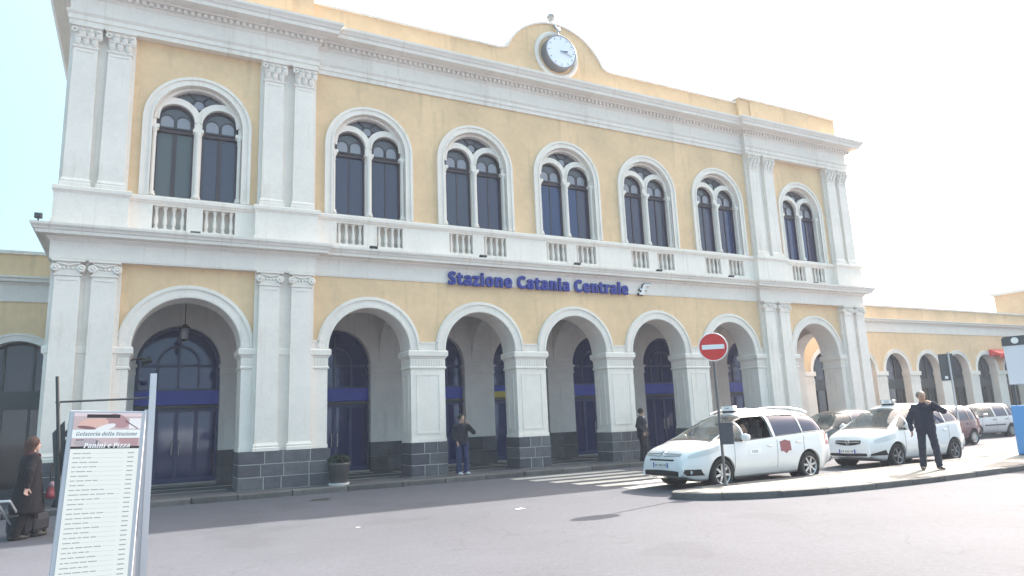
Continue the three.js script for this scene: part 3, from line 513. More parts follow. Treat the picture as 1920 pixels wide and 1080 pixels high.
// small floodlights lying on the cornice below each window
const order = ['first window from the left', 'second window from the left', 'third window from the left', 'middle window', 'third window from the right', 'second window from the right', 'last window on the right'];
WX.forEach((c, i) => {
  const f = thing('floodlight', `small dark floodlight on the cornice below the ${order[i]}`, 'light', [c + 0.02, 6.8, 0.36], 0, 'floodlights on the cornice');
  mesh('housing', bevelBox(-0.12, 0.12, 0.03, 0.085, -0.06, 0.07, 0.015).rotateX(-0.35), M.darkSteel, f);
  mesh('bracket', boxB(-0.03, 0.03, 0.0, 0.05, -0.03, 0.03), M.darkSteel, f);
});
{
  const f = thing('corner_floodlight', 'dark floodlight standing at the left corner of the first cornice', 'light', [-15.5, 6.8, 0.5]);
  mesh('post', rod([0, 0, 0], [0, 0.1, 0], 0.02), M.darkSteel, f);
  mesh('housing', bevelBox(-0.08, 0.08, 0.08, 0.2, -0.08, 0.08, 0.02), M.darkSteel, f);
  const l = thing('hanging_lantern', 'dark lantern hanging in the leftmost arch before the fanlight', 'lamp', [-12.05, 4.28, -2.3]);
  mesh('chain', rod([0, 0.5, 0], [0, 1.44, 0], 0.012, 6), M.black, l);
  mesh('cap', lathe([[0, 0.52], [0.05, 0.5], [0.14, 0.42], [0.15, 0.38], [0, 0.38]], 8), M.black, l);
  mesh('glass', lathe([[0, 0.38], [0.12, 0.38], [0.09, 0.06], [0, 0.06]], 8), M.glassPale, l);
  mesh('base', lathe([[0, 0.06], [0.1, 0.06], [0.06, 0.01], [0, 0]], 8), M.black, l);
  const s = thing('wall_spotlight', 'dark spotlight on an arm at the left jamb of the leftmost arch', 'light', [-13.33, 3.42, 0.0]);
  mesh('arm', tube([[-0.02, 0.1, -0.1], [0.12, 0.12, 0.02], [0.26, 0.1, 0.1]], 0.02, 10, 6), M.black, s);
  mesh('head', [cyl(0.07, 0.09, 0.24, 12).rotateZ(-1.2).translate(0.2, 0.02, 0.1), new THREE.BoxGeometry(0.3, 0.03, 0.14).rotateZ(-0.15).translate(0.26, 0.13, 0.1)], M.black, s);
}
{ // planter beside the second arch
  const p = thing('planter', 'dark round planter with a low shrub against the plinth left of the second arch', 'planter', [-8.25, PV, 0.62]);
  mesh('saucer', cyl(0.27, 0.29, 0.05, 20), M.white, p);
  mesh('pot', lathe([[0, 0.05], [0.22, 0.05], [0.29, 0.5], [0.31, 0.52], [0.31, 0.58], [0.26, 0.58], [0.25, 0.52], [0, 0.52]], 20), M.darkSteel, p);
  const lv = []; for (let i = 0; i < 420; i++) { const a = rnd() * 6.283, e = Math.acos(rr(-0.2, 1)), r = 0.3 * Math.cbrt(rr(0.2, 1)); const q = new THREE.PlaneGeometry(0.05, 0.085).rotateX(rr(-1, 1)).rotateZ(rr(-1, 1)).rotateY(a); lv.push(q.translate(r * Math.sin(e) * Math.cos(a), 0.62 + r * 0.5 * Math.cos(e), r * Math.sin(e) * Math.sin(a))); }
  mesh('shrub', lv, mat(lin(0.02, 0.034, 0.022), 0.8, { side: THREE.DoubleSide }), p);
}
// ---------------------------------------------------------------- vehicles (front towards +x in their own frame)
function curveOf(P) { // monotone cubic through [x, y] with rising x
  const n = P.length, d = [], m = []; for (let i = 0; i < n - 1; i++) d.push((P[i + 1][1] - P[i][1]) / (P[i + 1][0] - P[i][0]));
  m.push(d[0]); for (let i = 1; i < n - 1; i++) m.push(d[i - 1] * d[i] <= 0 ? 0 : 2 * d[i - 1] * d[i] / (d[i - 1] + d[i])); m.push(d[n - 2]);
  return x => { x = clamp(x, P[0][0], P[n - 1][0]); let i = 0; while (i < n - 2 && x > P[i + 1][0]) i++; const h = P[i + 1][0] - P[i][0], t = (x - P[i][0]) / h, t2 = t * t, t3 = t2 * t; return (2 * t3 - 3 * t2 + 1) * P[i][1] + (t3 - 2 * t2 + t) * h * m[i] + (-2 * t3 + 3 * t2) * P[i + 1][1] + (t3 - t2) * h * m[i + 1]; };
}
const ev = new Evaluator(); ev.attributes = ['position', 'normal']; ev.useGroups = false;
function indexless(g) { const q = g.index ? g.toNonIndexed() : g; for (const k of Object.keys(q.attributes)) if (!['position', 'normal'].includes(k)) q.deleteAttribute(k); return q; }
function gridGeo(P) { // P[i][j] -> smooth grid
  const a = P.length, b = P[0].length, v = [], ix = []; for (const r of P) for (const p of r) v.push(...p);
  for (let i = 0; i < a - 1; i++) for (let j = 0; j < b - 1; j++) { const q = i * b + j; ix.push(q, q + b, q + 1, q + 1, q + b, q + b + 1); }
  const g = new THREE.BufferGeometry(); g.setAttribute('position', new THREE.Float32BufferAttribute(v, 3)); g.setIndex(ix); g.computeVertexNormals(); return g;
}
const CARGLASS = phys(lin(0.55, 0.6, 0.6), 0.02, { transmission: 0.9, thickness: 0, ior: 1.5, side: THREE.DoubleSide });
const TINTED = phys(lin(0.022, 0.035, 0.085), 0.03, { ior: 1.5, side: THREE.DoubleSide });
const LENS = phys(lin(0.56, 0.58, 0.6), 0.12, { clearcoat: 1, clearcoatRoughness: 0.03 });
const TAIL = phys(lin(0.35, 0.012, 0.012), 0.15, { clearcoat: 1 });
const RIM = mat(lin(0.55, 0.56, 0.58), 0.3, { metalness: 0.85 });
const INTERIOR = mat(lin(0.05, 0.05, 0.052), 0.85);
function wheelProto(r, w, spokes, rimMat) {
  const g = new THREE.Group(); g.name = 'wheel';
  mesh('tyre', lathe([[r * 0.66, -w / 2], [r * 0.9, -w / 2 - 0.005], [r * 0.985, -w * 0.36], [r, -w * 0.2], [r, w * 0.2], [r * 0.985, w * 0.36], [r * 0.9, w / 2 + 0.005], [r * 0.66, w / 2], [r * 0.64, 0], [r * 0.66, -w / 2]], 40).rotateX(Math.PI / 2), M.rubber, g);
  const gs = [lathe([[r * 0.58, w * 0.1], [r * 0.6, w * 0.44], [r * 0.675, w * 0.5], [r * 0.68, w * 0.4], [r * 0.66, -w * 0.3], [r * 0.58, w * 0.1]], 40).rotateX(Math.PI / 2), new THREE.CylinderGeometry(r * 0.14, r * 0.15, 0.05, 16).rotateX(Math.PI / 2).translate(0, 0, w * 0.36)];
  for (let k = 0; k < spokes; k++) { const a = k / spokes * 6.2832; const s = ext(poly([[r * 0.1, -r * 0.085], [r * 0.62, -r * 0.06], [r * 0.62, r * 0.06], [r * 0.1, r * 0.085]]), w * 0.26, w * 0.42).rotateZ(a); gs.push(s); }
  mesh('rim', gs, rimMat, g);
  mesh('brake_disc', new THREE.CylinderGeometry(r * 0.56, r * 0.56, 0.03, 24).rotateX(Math.PI / 2).translate(0, 0, -0.01), M.black, g);
  return g;
}
function car(o) {
  const root = thing(o.name, o.label, 'car', o.pos, o.turn, o.group);
  const L2 = o.L / 2, W2 = o.W / 2, yt = curveOf(o.top), belt = curveOf(o.belt), yb = x => 0.2 + 0.10 * sm(L2 - 0.45, L2, x) + 0.14 * sm(L2 - 0.5, L2, -x);
  const wx = x => W2 * (1 - 0.30 * Math.pow(sm(L2 - 0.75, L2 + 0.1, x), 1.3) - 0.2 * Math.pow(sm(L2 - 0.6, L2 + 0.1, -x), 1.3));
  const inCab = x => sm(o.cab[0] - 0.2, o.cab[0] + 0.35, x) * (1 - sm(o.cab[1] - 0.35, o.cab[1] + 0.2, x));
  const zOf = (x, y) => {
    const t = yt(x), b = yb(x); if (y >= t || y < b - 1e-6) return 0; const ys = Math.min(belt(x), t - 0.13), w = wx(x);
    if (y <= ys) { const q = (ys - y) / (ys - b); return w * (1 - 0.025 * Math.pow(1 - q, 3) - 0.13 * Math.pow(q, 4) + 0.012 * Math.sin(q * Math.PI)); }
    const q = (y - ys) / (t - ys), n = lerp(2.2, 5.5, inCab(x)); return w * 0.975 * (1 - 0.26 * Math.min(1, (y - ys) / 0.62)) * Math.pow(1 - Math.pow(q, n), 1 / 2.4);
  };
  const loft = (x0, x1, ya, yTop, shrink, nx = 84) => {
    const rings = [], nl = 12, nu = 18;
    for (let i = 0; i <= nx; i++) {
      const s = i / nx, x = lerp(x0, x1, 0.5 - 0.5 * Math.cos(Math.PI * lerp(0.06, 0.94, s)) < 0 ? 0 : (0.5 - 0.5 * Math.cos(Math.PI * s)) * 0.55 + s * 0.45), t = yTop(x), b = ya(x), ys = Math.max(b + 0.02, Math.min(belt(x), yt(x) - 0.13)), half = [];
      for (let j = 0; j <= nl; j++) { const y = lerp(b, Math.min(ys, t - 0.02), j / nl); half.push([Math.max(0.02, zOf(x, y + 1e-5) - shrink), y]); }
      const y0 = half[half.length - 1][1];
      for (let j = 1; j <= nu; j++) { const q = Math.sin(j / nu * Math.PI / 2); const y = lerp(y0, t, q); const full = lerp(y0, yt(x), q); half.push([j === nu ? 0 : Math.max(0.003, zOf(x, Math.min(full, yt(x) - 1e-4)) - shrink * (1 - q * 0.6)), y]); }
      const ring = [[0, b], ...half.map(([z, y]) => [z, y])]; const all = [...ring, ...ring.slice(1, -1).reverse().map(([z, y]) => [-z, y])];
      rings.push(all.map(([z, y]) => [x, y, z]));
    }
    const m = rings[0].length, v = [], ix = []; for (const r of rings) for (const p of r) v.push(...p);
    for (let i = 0; i < nx; i++) for (let j = 0; j < m; j++) { const a = i * m + j, b2 = i * m + (j + 1) % m, c = a + m, d = b2 + m; ix.push(a, c, b2, b2, c, d); }
    for (const [i, f] of [[0, 0], [nx, 1]]) { const c0 = v.length / 3; const cy = rings[i].reduce((s, p) => s + p[1], 0) / m; v.push(rings[i][0][0], cy, 0); for (let j = 0; j < m; j++) { const a = i * m + j, b2 = i * m + (j + 1) % m; f ? ix.push(b2, a, c0) : ix.push(a, b2, c0); } }
    const g = new THREE.BufferGeometry(); g.setAttribute('position', new THREE.Float32BufferAttribute(v, 3)); g.setIndex(ix); g.computeVertexNormals(); return g;
  };
  const body0 = loft(-L2, L2, yb, yt, 0);
  let br = new Brush(indexless(body0)); br.updateMatrixWorld();
  const cut = g => { const c = new Brush(indexless(g)); c.updateMatrixWorld(); br = ev.evaluate(br, c, SUBTRACTION); };
  const wr = o.wr, ax = o.axles;
  for (const x of ax) for (const s of [-1, 1]) cut(new THREE.CylinderGeometry(wr * 1.14, wr * 1.14, 0.5, 36).rotateX(Math.PI / 2).translate(x, wr + 0.01, s * (W2 - 0.13)));
  const hollow = o.detail !== false;
  if (hollow) cut(loft(o.cab[0] + 0.12, o.cab[1] - 0.02, () => 0.5, x => yt(x) - 0.055, 0.06, 40));
  // side windows: [x0, x1, low(x), high(x), material, open]
  const sidePane = (w, s, off = 0.002, n = 14) => { const P = []; for (let i = 0; i <= n; i++) { const x = lerp(w.x[0], w.x[1], i / n), r = [], lo = w.lo(x), hi = Math.max(lo + 0.004, w.hi(x)); for (let j = 0; j <= 6; j++) { const y = lerp(lo, hi, j / 6); r.push([x, y, s * (zOf(x, y) + off)]); } P.push(r); } return gridGeo(P); };
  for (const w of o.side) {
    if (!hollow) continue;
    const n = 16, pts = []; for (let i = 0; i <= n; i++) { const x = lerp(w.x[0], w.x[1], i / n); pts.push([x, w.lo(x)]); } for (let i = n; i >= 0; i--) { const x = lerp(w.x[0], w.x[1], i / n); pts.push([x, Math.max(w.lo(x) + 0.004, w.hi(x))]); }
    for (const s of [-1, 1]) cut(ext(poly(pts), s > 0 ? 0.3 : -1.2, s > 0 ? 1.2 : -0.3));
  }
  const yTopAt = (x, z) => { let lo = Math.min(belt(x), yt(x) - 0.13), hi = yt(x); for (let k = 0; k < 26; k++) { const m = (lo + hi) / 2; if (zOf(x, m) > Math.abs(z)) lo = m; else hi = m; } return lo; };
  const ws = o.shield, screen = (d) => { const P = []; for (let i = 0; i <= 12; i++) { const x = lerp(ws.x[0], ws.x[1], i / 12), hw = lerp(ws.hw[0], ws.hw[1], i / 12), r = []; for (let j = 0; j <= 16; j++) { const z = lerp(-hw, hw, j / 16); r.push([x + d * 0.55, yTopAt(x, z) + d * 0.83, z]); } P.push(r); } return P; };
  if (hollow) {
    const A = screen(0.16), Bq = screen(-0.16), v = [], ix = [], a = A.length, b = A[0].length; for (const G of [A, Bq]) for (const r of G) for (const p of r) v.push(...p); const o2 = a * b;
    for (let i = 0; i < a - 1; i++) for (let j = 0; j < b - 1; j++) { const q = i * b + j; ix.push(q, q + b, q + 1, q + 1, q + b, q + b + 1); ix.push(o2 + q, o2 + q + 1, o2 + q + b, o2 + q + 1, o2 + q + b + 1, o2 + q + b); }
    const edge = []; for (let j = 0; j < b; j++) edge.push(j); for (let i = 1; i < a; i++) edge.push(i * b + b - 1); for (let j = b - 2; j >= 0; j--) edge.push((a - 1) * b + j); for (let i = a - 2; i > 0; i--) edge.push(i * b);
    for (let k = 0; k < edge.length; k++) { const p = edge[k], q = edge[(k + 1) % edge.length]; ix.push(p, q, o2 + p, q, o2 + q, o2 + p); }
    const g = new THREE.BufferGeometry(); g.setAttribute('position', new THREE.Float32BufferAttribute(v, 3)); g.setIndex(ix); g.computeVertexNormals();
    cut(g);
  }
  mesh('body', br.geometry.clone(), o.paint, root);
  { const P = []; for (let i = 0; i <= 3; i++) { const x = ws.x[0] + 0.005 + 0.03 * i, r = []; for (let j = 0; j <= 14; j++) { const z = lerp(-ws.hw[0] - 0.03, ws.hw[0] + 0.03, j / 14); r.push([x, yTopAt(x, z) + 0.006, z]); } P.push(r); } mesh('cowl', gridGeo(P), M.black, root); }
  mesh('windscreen', gridGeo(screen(0.004)), hollow ? CARGLASS : TINTED, root);
  for (const w of o.side) for (const s of [-1, 1]) { if (w.open && s === w.open) continue; mesh('side_window', sidePane(w, s, hollow ? -0.012 : 0.006), w.m ?? CARGLASS, root); }
  if (hollow) { // black window surround
    for (const w of o.side) for (const s of [-1, 1]) { const n = 14, pts = []; for (let i = 0; i <= n; i++) { const x = lerp(w.x[0], w.x[1], i / n); pts.push([x, w.lo(x)]); } for (let i = n; i >= 0; i--) { const x = lerp(w.x[0], w.x[1], i / n); pts.push([x, Math.max(w.lo(x) + 0.004, w.hi(x))]); } const p3 = pts.map(([x, y]) => V3(x, y, s * (zOf(x, y) - 0.004))); mesh('window_seal', new THREE.TubeGeometry(new THREE.CatmullRomCurve3(p3, true, 'catmullrom', 0.01), 60, 0.011, 5, true), M.black, root); }
  }
  // wheels and arch liners
  const proto = wheelProto(wr, 0.2, o.spokes ?? 7, o.rim ?? RIM);
  for (const x of ax) for (const s of [-1, 1]) {
    const w = proto.clone(); w.name = 'wheel'; w.position.set(x, wr, s * (W2 - 0.115)); if (s < 0) w.rotation.y = Math.PI; w.rotation.z = rr(0, 1); root.add(w);
    mesh('wheel_arch', [new THREE.CylinderGeometry(wr * 1.13, wr * 1.13, 0.34, 30, 1, true, 0, Math.PI * 1.16).rotateZ(Math.PI / 2).rotateY(Math.PI / 2).rotateZ(Math.PI * 0.08).translate(x, wr + 0.01, s * (W2 - 0.23)), new THREE.CircleGeometry(wr * 1.12, 30).translate(x, wr + 0.01, s * (W2 - 0.375))].map(g => g), mat(lin(0.015, 0.015, 0.016), 0.9, { side: THREE.DoubleSide }), root);
  }
  // patches on the nose
  const xFront = (y, z) => { let lo = 0, hi = L2; if (zOf(L2, y) >= Math.abs(z) && yt(L2) > y) return L2; for (let k = 0; k < 30; k++) { const m = (lo + hi) / 2; if (yt(m) > y && zOf(m, y) >= Math.abs(z)) lo = m; else hi = m; } return lo; };
  const xRear = (y, z) => { let lo = -L2, hi = 0; if (zOf(-L2, y) >= Math.abs(z) && yt(-L2) > y) return -L2; for (let k = 0; k < 30; k++) { const m = (lo + hi) / 2; if (yt(m) > y && zOf(m, y) >= Math.abs(z)) hi = m; else lo = m; } return hi; };
  const nose = (z0, z1, lo, hi, off, n = 14, m = 5) => { const P = []; for (let i = 0; i <= n; i++) { const z = lerp(z0, z1, i / n), r = [], a = typeof lo === 'function' ? lo(z) : lo, b = typeof hi === 'function' ? hi(z) : hi; for (let j = 0; j <= m; j++) { const y = lerp(a, b, j / m); r.push([xFront(y, z) + off, y, z]); } P.push(r); } return gridGeo(P); };
  const tailp = (z0, z1, lo, hi, off, n = 8, m = 5) => { const P = []; for (let i = 0; i <= n; i++) { const z = lerp(z0, z1, i / n), r = []; for (let j = 0; j <= m; j++) { const y = lerp(lo, hi, j / m); r.push([xRear(y, z) - off, y, z]); } P.push(r); } return gridGeo(P); };
  const api = { root, zOf, yt, nose, sidePane, tailp, xFront, xRear, W2, L2 };
  // headlights wrap from nose to side
  for (const s of [-1, 1]) mesh('headlight', sidePane({ x: o.head.x, lo: o.head.lo, hi: o.head.hi }, s, 0.007, 16), LENS, root);
  for (const s of [-1, 1]) mesh('tail_light', [sidePane({ x: o.tail.x, lo: () => o.tail.y[0], hi: () => o.tail.y[1] }, s, 0.007), tailp(s * (W2 * 0.56), s * (W2 * 0.8), o.tail.y[0], o.tail.y[1], 0.008)], TAIL, root);
  // mirrors
  for (const s of [-1, 1]) {
    const mx = o.mirror[0], my = o.mirror[1], mz = s * (zOf(mx, my) + 0.0);
    const mg = part('door_mirror', root);
    mesh('shell', new THREE.SphereGeometry(0.12, 16, 12).scale(0.62, 0.72, 1.05).translate(mx, my + 0.07, mz + s * 0.13), o.paint, mg);
    mesh('arm', rod([mx, my, mz - s * 0.02], [mx, my + 0.03, mz + s * 0.1], 0.025, 8), M.black, mg);
    mesh('mirror_glass', new THREE.CircleGeometry(0.08, 16).scale(1.2, 0.85, 1).rotateY(-Math.PI / 2).translate(mx - 0.078, my + 0.07, mz + s * 0.13), RIM, mg);
  }
  // door seams and handles
  for (const s of [-1, 1]) {
    for (const x of o.seams) mesh('door_seam', tube(Array.from({ length: 8 }, (_, k) => { const y = lerp(0.36, belt(x) - 0.02, k / 7); return [x + o.seamLean * (k / 7) ** 2, y, s * (zOf(x, y) + 0.0005)]; }), 0.0045, 14, 5), M.black, root);
    for (const x of o.handles) mesh('door_handle', new THREE.CapsuleGeometry(0.017, 0.14, 4, 8).rotateZ(Math.PI / 2).translate(x, belt(x) - 0.13, s * (zOf(x, belt(x) - 0.13) + 0.018)), o.handleMat ?? o.paint, root);
    if (o.strip) mesh('side_strip', sidePane({ x: [ax[1] + 0.42, ax[0] - 0.42], lo: () => 0.53, hi: () => 0.59 }, s, 0.012, 20), o.strip, root);
  }
  for (const s of [-1, 1]) mesh('bonnet_seam', tube(Array.from({ length: 9 }, (_, k) => { const x = lerp(ws.x[0] + 0.02, L2 - 0.34, k / 8), z = s * lerp(ws.hw[0] + 0.04, ws.hw[0] - 0.06, k / 8); return [x, yTopAt(x, z) + 0.0005, z]; }), 0.004, 20, 5), M.black, root);
  mesh('underbody', boxB(-L2 + 0.5, L2 - 0.5, 0.17, 0.24, -W2 + 0.34, W2 - 0.34), M.black, root);
  if (hollow) {
    const cab = part('interior', root);
    mesh('floor', boxB(o.cab[0] + 0.2, o.cab[1] - 0.1, 0.5, 0.52, -W2 + 0.16, W2 - 0.16), INTERIOR, cab);
    mesh('dashboard', new THREE.CapsuleGeometry(0.14, W2 * 2 - 0.62, 4, 10).rotateX(Math.PI / 2).scale(1.7, 1, 1).translate(o.dash, o.dashY ?? 0.88, 0), INTERIOR, cab);
    for (const [x, zs] of [[o.seats, [-0.36, 0.36]], [o.seats - 0.85, [-0.45, 0, 0.45]]]) for (const z of zs) {
      mesh('seat', [bevelBox(x - 0.22, x + 0.3, 0.52, 0.68, z - 0.23, z + 0.23, 0.05), bevelBox(-0.07, 0.07, 0, 0.6, -0.22, 0.22, 0.05).rotateZ(0.22).translate(x - 0.27, 0.64, z), bevelBox(-0.05, 0.05, 0, 0.19, -0.12, 0.12, 0.04).rotateZ(0.15).translate(x - 0.42, 1.22, z)], INTERIOR, cab);
    }
    mesh('steering_wheel', [new THREE.TorusGeometry(0.18, 0.018, 8, 26), new THREE.BoxGeometry(0.3, 0.05, 0.03)].map(g => g.rotateY(Math.PI / 2).rotateZ(0.35).translate(o.seats + 0.55, 0.93, -0.36)), M.black, cab);
  }
  return api;
}
const canvasTex = (w, h, draw) => { const c = document.createElement('canvas'); c.width = w; c.height = h; draw(c.getContext('2d'), w, h); const t = new THREE.CanvasTexture(c); t.colorSpace = THREE.SRGBColorSpace; return t; };
const plateTex = canvasTex(256, 64, (g, w, h) => { g.fillStyle = '#dcdcd8'; g.fillRect(0, 0, w, h); g.fillStyle = '#2b4fa8'; g.fillRect(0, 0, 22, h); g.fillRect(w - 22, 0, 22, h); g.fillStyle = '#77787c'; for (const x of [38, 62, 98, 122, 146, 182, 206]) g.fillRect(x, 18, 15, 30); });
const PLATE = mat(lin(1, 1, 1), 0.5, { map: plateTex });
function plate(parent, x, y, turn) { const p = part('number_plate', parent, [x, y, 0]); p.rotation.y = turn; mesh('plate', boxB(-0.255, 0.255, -0.055, 0.055, -0.01, 0.004), M.white, p); mesh('plate_print', new THREE.PlaneGeometry(0.5, 0.105).translate(0, 0, 0.0065), PLATE, p, true); }
const whitePaint = phys(lin(0.72, 0.73, 0.745), 0.35, { clearcoat: 1, clearcoatRoughness: 0.06 });
const taxiTex = canvasTex(256, 96, (g, w, h) => { g.fillStyle = '#eef0f2'; g.fillRect(0, 0, w, h); g.fillStyle = '#5a5c60'; g.font = 'bold 66px sans-serif'; g.textAlign = 'center'; g.textBaseline = 'middle'; g.fillText('TAXI', w / 2, h / 2); });
function roofSign(parent, x, y, tall) { const p = part('taxi_roof_sign', parent, [x, y, 0]); mesh('foot', boxB(-0.06, 0.06, -0.02, 0.03, -0.16, 0.16), M.black, p); mesh('lamp_box', bevelBox(-0.07, 0.07, 0.02, 0.13, -0.2, 0.2, 0.02), tall, p); const t = mesh('lettering', new THREE.PlaneGeometry(0.3, 0.09).rotateY(Math.PI / 2).translate(0.072, 0.075, 0), mat(lin(1, 1, 1), 0.5, { map: taxiTex }), p, true); }

// people carrier taxi in front, facing left
{
  const lo = x => lerp(0.97, 1.10, sm(1.3, -2.0, x));
  const hi = x => Math.min(1.51 - 0.03 * Math.abs(x + 0.6), 1.03 + (1.38 - x) * 0.475, 1.05 + (x + 2.13) * 1.3);
  const c = car({
    name: 'white_taxi', label: 'white people-carrier taxi parked behind the no-entry sign, driver window open', group: 'taxis waiting by the island', pos: [-0.55, 0, 7.5], turn: Math.PI + 0.0, L: 4.6, W: 1.84, wr: 0.325, axles: [1.36, -1.37], paint: whitePaint,
    top: [[-2.3, 0.62], [-2.28, 0.95], [-2.2, 1.15], [-2.02, 1.45], [-1.8, 1.57], [-1.2, 1.645], [-0.5, 1.665], [0.0, 1.64], [0.35, 1.56], [0.8, 1.36], [1.25, 1.11], [1.5, 1.02], [1.9, 0.93], [2.14, 0.83], [2.25, 0.7], [2.3, 0.5]],
    belt: [[-2.3, 1.0], [-1.5, 1.03], [0, 0.97], [1.2, 0.93], [2.3, 0.72]], cab: [-2.12, 1.45],
    side: [{ x: [0.62, 1.28], lo, hi: x => Math.min(hi(x), 1.0 + (1.4 - x) * 0.47), m: CARGLASS }, { x: [-0.28, 0.58], lo, hi, open: -1 }, { x: [-1.24, -0.36], lo, hi, m: TINTED }, { x: [-2.06, -1.28], lo, hi, m: TINTED }],
    shield: { x: [1.36, 0.32], hw: [0.66, 0.56] }, head: { x: [1.42, 2.13], lo: x => 0.675 + 0.24 * (2.13 - x) * (0.55 + 0.4 * (2.13 - x)), hi: x => 0.735 + 0.27 * Math.pow(2.13 - x, 0.8) - 0.02 * sm(1.7, 1.42, x) }, tail: { x: [-2.25, -2.05], y: [0.78, 1.08] },
    mirror: [0.72, 0.99], seams: [1.0, -0.32, -1.2], seamLean: -0.05, handles: [-0.12, -1.05], dash: 1.1, dashY: 0.86, seats: 0.12,
  });
  const r = c.root;
  mesh('lower_grille', c.nose(-0.56, 0.56, z => 0.3 + 0.02 * Math.abs(z), z => 0.43 - 0.05 * z * z, 0.006), M.black, r);
  mesh('upper_grille', c.nose(-0.4, 0.4, 0.625, 0.66, 0.007), M.black, r);
  for (const s of [-1, 1]) { mesh('fog_lamp_recess', c.nose(s * 0.66, s * 0.84, 0.32, 0.45, 0.007, 8), M.black, r); mesh('fog_lamp', new THREE.SphereGeometry(0.04, 12, 8).scale(0.4, 1, 1).translate(c.xFront(0.39, 0.73) + 0.01, 0.39, s * 0.73), LENS, r); }
  // twin chevrons with bars to the lamps
  const bar = (z0, z1, y0, y1) => tube([[c.xFront(y0, z0) + 0.012, y0, z0], [c.xFront((y0 + y1) / 2, (z0 + z1) / 2) + 0.012, (y0 + y1) / 2, (z0 + z1) / 2], [c.xFront(y1, z1) + 0.012, y1, z1]], 0.011, 8, 6);
  mesh('chevron_badge', [0, 0.06].flatMap(d => [bar(0, -0.07, 0.79 + d - 0.01, 0.735 + d - 0.01), bar(0, 0.07, 0.79 + d - 0.01, 0.735 + d - 0.01), bar(0.07, 0.55, 0.735 + d - 0.01, 0.74 + d * 0.5), bar(-0.07, -0.55, 0.735 + d - 0.01, 0.74 + d * 0.5)]), RIM, r);
  plate(r, c.xFront(0.54, 0.2) + 0.02, 0.535, Math.PI / 2);
  roofSign(r, 0.12, 1.63, M.white);
  for (const s of [-1, 1]) mesh('roof_rail', tube([[0.2, 1.585, s * 0.58], [-0.1, 1.655, s * 0.59], [-1.0, 1.68, s * 0.58], [-1.7, 1.6, s * 0.56], [-1.85, 1.54, s * 0.56]], 0.016, 24, 6), RIM, r);
  // markings on both flanks
  for (const s of [-1, 1]) {
    const em = mat(lin(0.27, 0.09, 0.10), 0.6);
    mesh('door_emblem', [c.sidePane({ x: [-0.78, -0.44], lo: x => 0.70 - 0.0 * x, hi: () => 0.92 }, s, 0.005), c.sidePane({ x: [-0.68, -0.54], lo: x => 0.645 + 0.6 * Math.abs(x + 0.61), hi: () => 0.7 }, s, 0.005, 6), c.sidePane({ x: [-0.72, -0.5], lo: () => 0.92, hi: x => 0.955 - 0.3 * Math.abs(x + 0.61) }, s, 0.005, 6)], em, r);
    const g = c.sidePane({ x: [0.2, 0.55], lo: () => 0.68, hi: () => 0.80 }, s, 0.006); const p = g.attributes.position, uv = []; for (let i = 0; i < p.count; i++) uv.push(s > 0 ? (p.getX(i) - 0.2) / 0.35 : 1 - (p.getX(i) - 0.2) / 0.35, (p.getY(i) - 0.68) / 0.12); g.setAttribute('uv', new THREE.Float32BufferAttribute(uv, 2));
    mesh('door_lettering', g, mat(lin(0.9, 0.9, 0.9), 0.5, { map: taxiTex }), r, true);
  }
  globalThis.taxiA = r;
}
